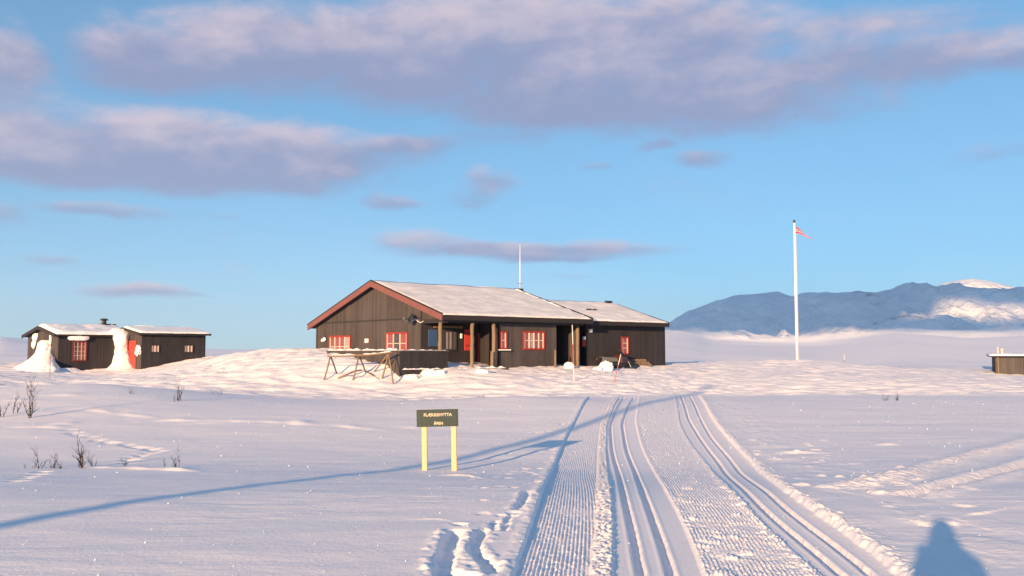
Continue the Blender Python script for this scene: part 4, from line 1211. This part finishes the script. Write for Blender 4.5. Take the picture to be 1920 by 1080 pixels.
# ------------------------------------------------------------------ marker canes and stakes
def cane(name, pxb, pyb, pxt, pyt, Y, r, cols, label, cat='marker pole', group=None):
    b = at(pxb, pyb, Y); t = at(pxt, pyt, Y); gzz = gz(b.x, b.y)
    b.z = gzz - .15
    root = tag(empty(name, (b.x, b.y, gzz)), label, cat, group)
    o = Vector((b.x, b.y, gzz)); n = len(cols)
    for i, c in enumerate(cols):
        p = b.lerp(t, i / n) - o; q = b.lerp(t, (i + 1) / n) - o
        m = MB(); m.path([p, q], [r * (1 - .25 * i / n), r * (1 - .25 * (i + 1) / n)], 8); m.build('shaft' if i == 0 else 'band', c, root, True)
    return root
cane('marker_cane', 1076.5, 724, 1073, 609, 37.0, .020, ['pole_white', 'pole_red', 'pole_white'], 'tall thin white and red marker cane before the lodge doorway')
cane('marker_cane', 1150, 731, 1164, 664, 37.0, .017, ['pole_red', 'pole_red', 'pole_white'], 'leaning red marker cane in front of the lodge wing')
cane('marker_cane', 93, 711, 94.5, 668, 46.0, .022, ['pole_red', 'pole_red'], 'thin red marker cane by the drift at the snowbound cabin')
cane('stake', 1583, 681, 1583, 664, 59.0, .03, ['metal_grey', 'cream_paint'], 'short stake on the rise right of the flagpole', 'stake')

# ------------------------------------------------------------------ machine and snow lumps by the wing
sp_ = H.loc(*(H.on(1152, 684, 'y', -.3).xy), 0); sp_.z = gz(sp_.x, sp_.y)
sm = tag(empty('snowmobile', sp_, H.ang), 'dark snowmobile with grey seat parked by the lodge wing', 'snowmobile')
m = MB(); m.box(-1.0, .55, -.22, .22, .10, .34); m.build('track_tunnel', 'plastic_black', sm, False, .05)
m = MB(); m.hexa([(-.95, -.17, .34), (.2, -.17, .34), (.2, .17, .34), (-.95, .17, .34), (-.95, -.15, .60), (.1, -.14, .56), (.1, .14, .56), (-.95, .15, .60)]); m.build('seat', 'seat_grey', sm, False, .05)
m = MB(); m.hexa([(.15, -.34, .26), (1.15, -.24, .26), (1.15, .24, .26), (.15, .34, .26), (.2, -.28, .74), (.75, -.16, .55), (.75, .16, .55), (.2, .28, .74)]); m.build('cowl', 'machine_red', sm, False, .06)
m = MB(); m.hexa([(.22, -.25, .72), (.60, -.20, .62), (.60, .20, .62), (.22, .25, .72), (.10, -.22, 1.02), (.16, -.20, 1.02), (.16, .20, 1.02), (.10, .22, 1.02)]); m.build('windscreen', 'plastic_black', sm, False, .02)
m = MB(); m.path([(.12, -.36, .84), (.18, -.15, .80), (.18, .15, .80), (.12, .36, .84)], [.018] * 4, 6); m.build('handlebar', 'plastic_black', sm)
for s_ in (-1, 1):
    m = MB(); m.path([(.30, s_ * .40, .05), (1.05, s_ * .40, .04), (1.30, s_ * .40, .14)], [.05, .05, .03], 6); m.build('ski', 'plastic_black', sm)
    m = MB(); m.path([(.75, s_ * .40, .07), (.7, s_ * .25, .36)], [.025, .025], 6); m.build('suspension_strut', 'metal_grey', sm)
m = MB(); m.box(-1.35, -.98, -.17, .17, .42, .58); m.build('rear_rack', 'plastic_black', sm, False, .02)
def lump(px, py, Yl, r, seed, label):
    p = H.loc(*(H.on(px, py, 'y', Yl).xy), 0); g = gz(p.x, p.y)
    o = blob('snow_lump', 'drift_snow', None, (0, 0, r[2] * .6), r, seed, .28)
    o.location = (p.x, p.y, g)
    return tag(o, label, 'snow lump')
lump(1137, 681, -1.2, (.30, .28, .30), 71, 'largest of the snow lumps left of the snowmobile')
lump(1124, 683, -1.2, (.13, .13, .14), 72, 'small upright snow lump just left of the largest lump')
lump(1145, 683, -1.4, (.08, .08, .14), 73, 'narrow snow lump between the largest lump and the snowmobile')
lump(1066, 682, -.2, (.22, .2, .18), 74, 'lone snow lump lying before the recessed doorway')
lump(1117, 684, -1.0, (.12, .12, .07), 75, 'lowest snow lump farthest left of the snowmobile')

# firewood under snow beside the machine
fw = H.loc(*(H.on(1190, 681, 'y', .55).xy), 0); fw.z = gz(fw.x, fw.y)
wp = tag(empty('firewood_pile', fw, H.ang), 'low heap of firewood dusted with snow against the lodge wing', 'woodpile')
rnd = random.Random(3)
for r_ in range(3):
    for i in range(9 - r_ * 2):
        x_ = -.3 + i * .17 + r_ * .12; z_ = .04 + r_ * .12; m = MB()
        m.path([(x_ + rnd.uniform(-.03, .03), -.18, z_), (x_ + rnd.uniform(-.03, .03), .16, z_ + rnd.uniform(-.02, .02))], [.07, .07], 7); m.build('log', 'rack_wood', wp)
snow_ridge('pile_snow', wp, (-.3, 0, .32), (1.1, 0, .10), .25, .07, 77, n=30)
# snow heaps by the deck
for px, py, r, sd, lab in ((807, 699, (.40, .30, .20), 81, 'peaked snow heap in front of the deck below the first porch post'), (825, 700, (.25, .22, .15), 82, 'small snow heap right of the peaked heap by the deck'),
                           (905, 698, (.30, .25, .10), 83, 'flat snow heap at the foot of the deck below the glazed door'), (772, 706, (.35, .3, .10), 84, 'flat snow heap below the porch parapet')):
    p = gpt(px, py); o = blob('snow_heap', 'drift_snow', None, (0, 0, 0), r, sd, .3); o.location = p; tag(o, lab, 'snow heap')

# ------------------------------------------------------------------ twigs of dwarf birch
def shrub(px, py, hpx, stems, spread, label, seed, lean=0.0):
    b = gpt(px, py); s = b.y / F; Hh = hpx * s; rnd = random.Random(seed)
    root = tag(empty('dwarf_birch', b), label, 'shrub', 'bare twigs sticking out of the snow')
    for k in range(stems):
        m = MB(); d = Vector((rnd.uniform(-spread, spread) + lean, rnd.uniform(-.3, .3), 1)).normalized()
        hh = Hh * (1.0 if k == 0 else rnd.uniform(.35, .85)); o = Vector((rnd.uniform(-.10, .10) * Hh * 1.6, rnd.uniform(-.06, .06), -.08))
        def grow(p, d, L, r, lvl):
            ps = [p]; rs = [r]; n = 4; dd = d.copy()
            for i in range(n):
                dd = (dd + Vector((rnd.uniform(-.28, .28), rnd.uniform(-.28, .28), rnd.uniform(-.05, .18)))).normalized()
                ps.append(ps[-1] + dd * (L / n)); rs.append(r * (1 - .75 * (i + 1) / n))
            m.path(ps, rs, 5 if lvl == 0 else 4)
            if lvl < 2:
                for i in range(1, n + 1):
                    for _ in range(2 if lvl == 0 else 1):
                        if rnd.random() < (.85 if lvl == 0 else .6):
                            bd_ = (dd + Vector((rnd.uniform(-1, 1), rnd.uniform(-1, 1), rnd.uniform(0, .8)))).normalized()
                            grow(ps[i], bd_, L * rnd.uniform(.25, .45), rs[i] * .75 + .001, lvl + 1)
        grow(o, d, hh + .08, max(.0055, .012 * min(1, Hh / .5)), 0)
        m.build('stem', 'twig', root, True)
SH = [(53, 783, 78, 4, .30, 'tallest bare shrub at the far left, forked, below the snowbound cabin', 1, 0), (8, 782, 30, 3, .5, 'low bare shrub cut by the left edge of the picture', 2, -.2),
      (26, 775, 36, 2, .3, 'slim bare shrub between the left edge and the tallest forked shrub', 3, .2),
      (80, 879, 34, 2, .12, 'single upright twig left of the comb of short twigs', 4, 0), (56, 878, 12, 2, .5, 'tiny twig at the left end of the nearer row', 5, 0),
      (101, 878, 24, 4, .45, 'comb of short twigs in the nearer row', 6, 0), (118, 879, 26, 2, .4, 'short twigs at the right end of the comb', 7, 0),
      (158, 878, 54, 3, .30, 'tall curved twig cluster in the middle of the nearer row', 8, .25), (176, 877, 26, 3, .6, 'small spiky twigs just right of the tall curved cluster', 9, 0), (148, 878, 14, 2, .5, 'short twig just left of the tall curved cluster', 10, 0),
      (331, 880, 26, 4, .55, 'twig tuft at the right end of the nearer row', 11, .1), (311, 880, 12, 1, .3, 'tiny twig left of the right hand tuft', 12, 0), (236, 876, 12, 2, .6, 'faint twig by the end of the animal tracks', 13, 0),
      (337, 752, 32, 3, .18, 'dark upright twig tuft in the middle distance, left of the ski rack', 14, 0), (326, 753, 14, 2, .4, 'short twigs beside the dark upright tuft', 15, -.3),
      (247, 738, 9, 5, .9, 'flat dark clump of twig tips below the annex', 16, 0), (413, 740, 7, 3, .8, 'tiny twig tips right of the dark upright tuft', 17, 0), (402, 739, 5, 2, .8, 'faintest twig tips beyond the upright tuft', 18, 0),
      (1659, 751, 14, 3, .35, 'left of two small twig tufts on the open snow at right', 19, 0), (1681, 751, 14, 4, .4, 'right of two small twig tufts on the open snow at right', 20, 0),
      (55, 735, 16, 2, .4, 'thin twig on the crest above the tallest shrub', 21, .2), (905, 745, 7, 2, .6, 'tiny twig tips on the crest above the signboard', 22, 0)]
for t in SH: shrub(*t[:6], t[6], t[7])

# ------------------------------------------------------------------ loose crumbs added to imitate sparkles on the snow
rnd = np.random.default_rng(4)
n = 1200
yy = 6 + 24 * rnd.random(n) ** 1.6; xx = (rnd.random(n) * 2 - 1) * (yy * .62)
zz = height(xx, yy)
m = MB()
for x_, y_, z_ in zip(xx, yy, zz):
    r_ = (.0035 + .007 * rnd.random() ** 4) * (y_ / 9) ** .5
    a_ = rnd.random() * 6.28
    m.add([(x_ + r_ * math.cos(a_), y_ + r_ * math.sin(a_), z_ - .003), (x_ + r_ * math.cos(a_ + 2.1), y_ + r_ * math.sin(a_ + 2.1), z_ - .003), (x_ + r_ * math.cos(a_ + 4.2), y_ + r_ * math.sin(a_ + 4.2), z_ - .003), (x_, y_, z_ + r_ * 1.7)],
          [(0, 1, 3), (1, 2, 3), (2, 0, 3)])
me = bpy.data.meshes.new('sparkle_crumbs'); me.from_pydata(m.v, [], m.f); me.materials.append(MATS['drift_snow'])
tag(link(bpy.data.objects.new('sparkle_crumbs', me)), 'loose frost crumbs added over the snow surface as its sparkle', 'snow', kind='stuff')

# ------------------------------------------------------------------ behind the camera: the pole and the photographer whose shadows fall into view
px0 = at(0, 995, 1).x
g0 = ground_hit(2, 990)
ub = Vector((g0.x, g0.y, 0)) - Vector((LDIR.x, LDIR.y, 0)).normalized() * 26
ub.x -= .12; ub.z = gz(ub.x, ub.y)
up = tag(empty('utility_pole', ub), 'tall wooden utility pole standing behind the viewer, seen by its shadow', 'pole')
m = MB(); m.path([(0, 0, -.6), (0, 0, 5), (0, 0, 10.4)], [.16, .14, .11], 14); m.build('pole', 'utility_wood', up, True)
m = MB(); m.box(-.02, .02, -.12, .12, 1.6, 1.8); m.build('number_plate', 'metal_grey', up).location = (-.16, 0, 0)

pr = tag(empty('person', (0, -.42, gz(0, -.42))), 'person in a hooded dark jacket holding up a phone, seen by the shadow', 'person')
def skinned(name, verts, edges, radii, mat, root_i=0, sub=2):
    me = bpy.data.meshes.new(name); me.from_pydata(verts, edges, [])
    o = link(bpy.data.objects.new(name, me), pr)
    md = o.modifiers.new('skin', 'SKIN'); md.use_smooth_shade = True
    for i, v in enumerate(me.skin_vertices[0].data):
        v.radius = radii[i] if isinstance(radii[i], tuple) else (radii[i], radii[i]); v.use_root = (i == root_i)
    o.modifiers.new('sub', 'SUBSURF').levels = sub; o.modifiers['sub'].render_levels = sub
    me.materials.append(MATS[mat]); return o
V = [(0, 0, .98), (0, 0, 1.15), (0, 0, 1.32), (0, .0, 1.46), (0, .02, 1.56), (0, .02, 1.67), (0, .0, 1.82)]
E = [(i, i + 1) for i in range(6)]; Rd = [(.18, .14), (.19, .14), (.24, .15), (.18, .13), (.13, .12), (.125, .13), (.05, .06)]
def chain(start, pts_, rds):
    prev = start
    for p_, r_ in zip(pts_, rds):
        V.append(p_); Rd.append(r_); E.append((prev, len(V) - 1)); prev = len(V) - 1
for s_ in (-1, 1):
    chain(3, [(s_ * .19, 0, 1.42), (s_ * .24, .06, 1.16), (s_ * .16, .20, 1.28), (s_ * .08, .28, 1.43)], [.085, .075, .06, .045])
    chain(0, [(s_ * .11, 0, .88), (s_ * .12, .02, .50), (s_ * .13, -.01, .12), (s_ * .13, .0, .06), (s_ * .14, .16, .05)], [.115, .085, .065, .06, .05])
skinned('body', V, E, Rd, 'jacket')
m = MB(); m.box(-.075, .075, .335, .345, 1.44, 1.52); m.build('phone', 'plastic_black', pr, False, .003)
for s_ in (-1, 1):
    for k in range(4):
        V2 = [(s_ * .085, .285, 1.44 + k * .016), (s_ * .088, .33, 1.455 + k * .016), (s_ * .07, .352, 1.458 + k * .016)]
        skinned('finger', V2, [(0, 1), (1, 2)], [.010, .009, .008], 'skin', 0, 1)
    skinned('thumb', [(s_ * .08, .28, 1.42), (s_ * .06, .32, 1.445), (s_ * .045, .326, 1.46)], [(0, 1), (1, 2)], [.012, .010, .009], 'skin', 0, 1)

# ------------------------------------------------------------------ thin winter haze over the whole place
def haze_box():
    me = bpy.data.meshes.new('haze'); bm = bmesh.new(); bmesh.ops.create_cube(bm, size=1)
    for v in bm.verts: v.co = (v.co.x * 40000, 3000 + v.co.y * 20000, 100 + v.co.z * 1000 + 50)
    bm.to_mesh(me); bm.free()
    mt = bpy.data.materials.new('haze'); mt.use_nodes = True; t = mt.node_tree
    for n_ in list(t.nodes): t.nodes.remove(n_)
    v = t.nodes.new('ShaderNodeVolumePrincipled'); o = t.nodes.new('ShaderNodeOutputMaterial')
    v.inputs['Color'].default_value = (.62, .80, 1.0, 1); v.inputs['Density'].default_value = 5.4e-5; v.inputs['Anisotropy'].default_value = .2
    t.links.new(v.outputs[0], o.inputs['Volume']); me.materials.append(mt)
    return tag(link(bpy.data.objects.new('haze', me)), kind='stuff')
haze_box()

fm = bpy.data.materials.new('fog'); fm.use_nodes = True
for n_ in list(fm.node_tree.nodes): fm.node_tree.nodes.remove(n_)
fv = fm.node_tree.nodes.new('ShaderNodeVolumePrincipled'); fo = fm.node_tree.nodes.new('ShaderNodeOutputMaterial')
fv.inputs['Color'].default_value = (.97, .97, .98, 1); fv.inputs['Density'].default_value = 1.3e-3; fv.inputs['Anisotropy'].default_value = .0
fm.node_tree.links.new(fv.outputs[0], fo.inputs['Volume']); MATS['fog'] = fm
for k, (px, py, Y, rx, ry, rz_) in enumerate([(1275, 640, 2500, 120, 300, 34), (1350, 650, 2600, 300, 340, 26), (1450, 652, 2300, 340, 300, 22), (1540, 646, 2650, 330, 340, 26), (1640, 645, 2750, 280, 340, 38), (1700, 640, 2600, 260, 300, 34),
                                              (1800, 648, 2700, 330, 340, 36), (1900, 642, 2600, 330, 320, 38), (2050, 640, 2800, 420, 300, 40)]):
    c_ = at(px, py, Y)
    o = blob('fog_bank', 'fog', None, (0, 0, 0), (rx, ry, rz_), 900 + k, .35, 4); o.location = c_
    tag(o, kind='stuff')
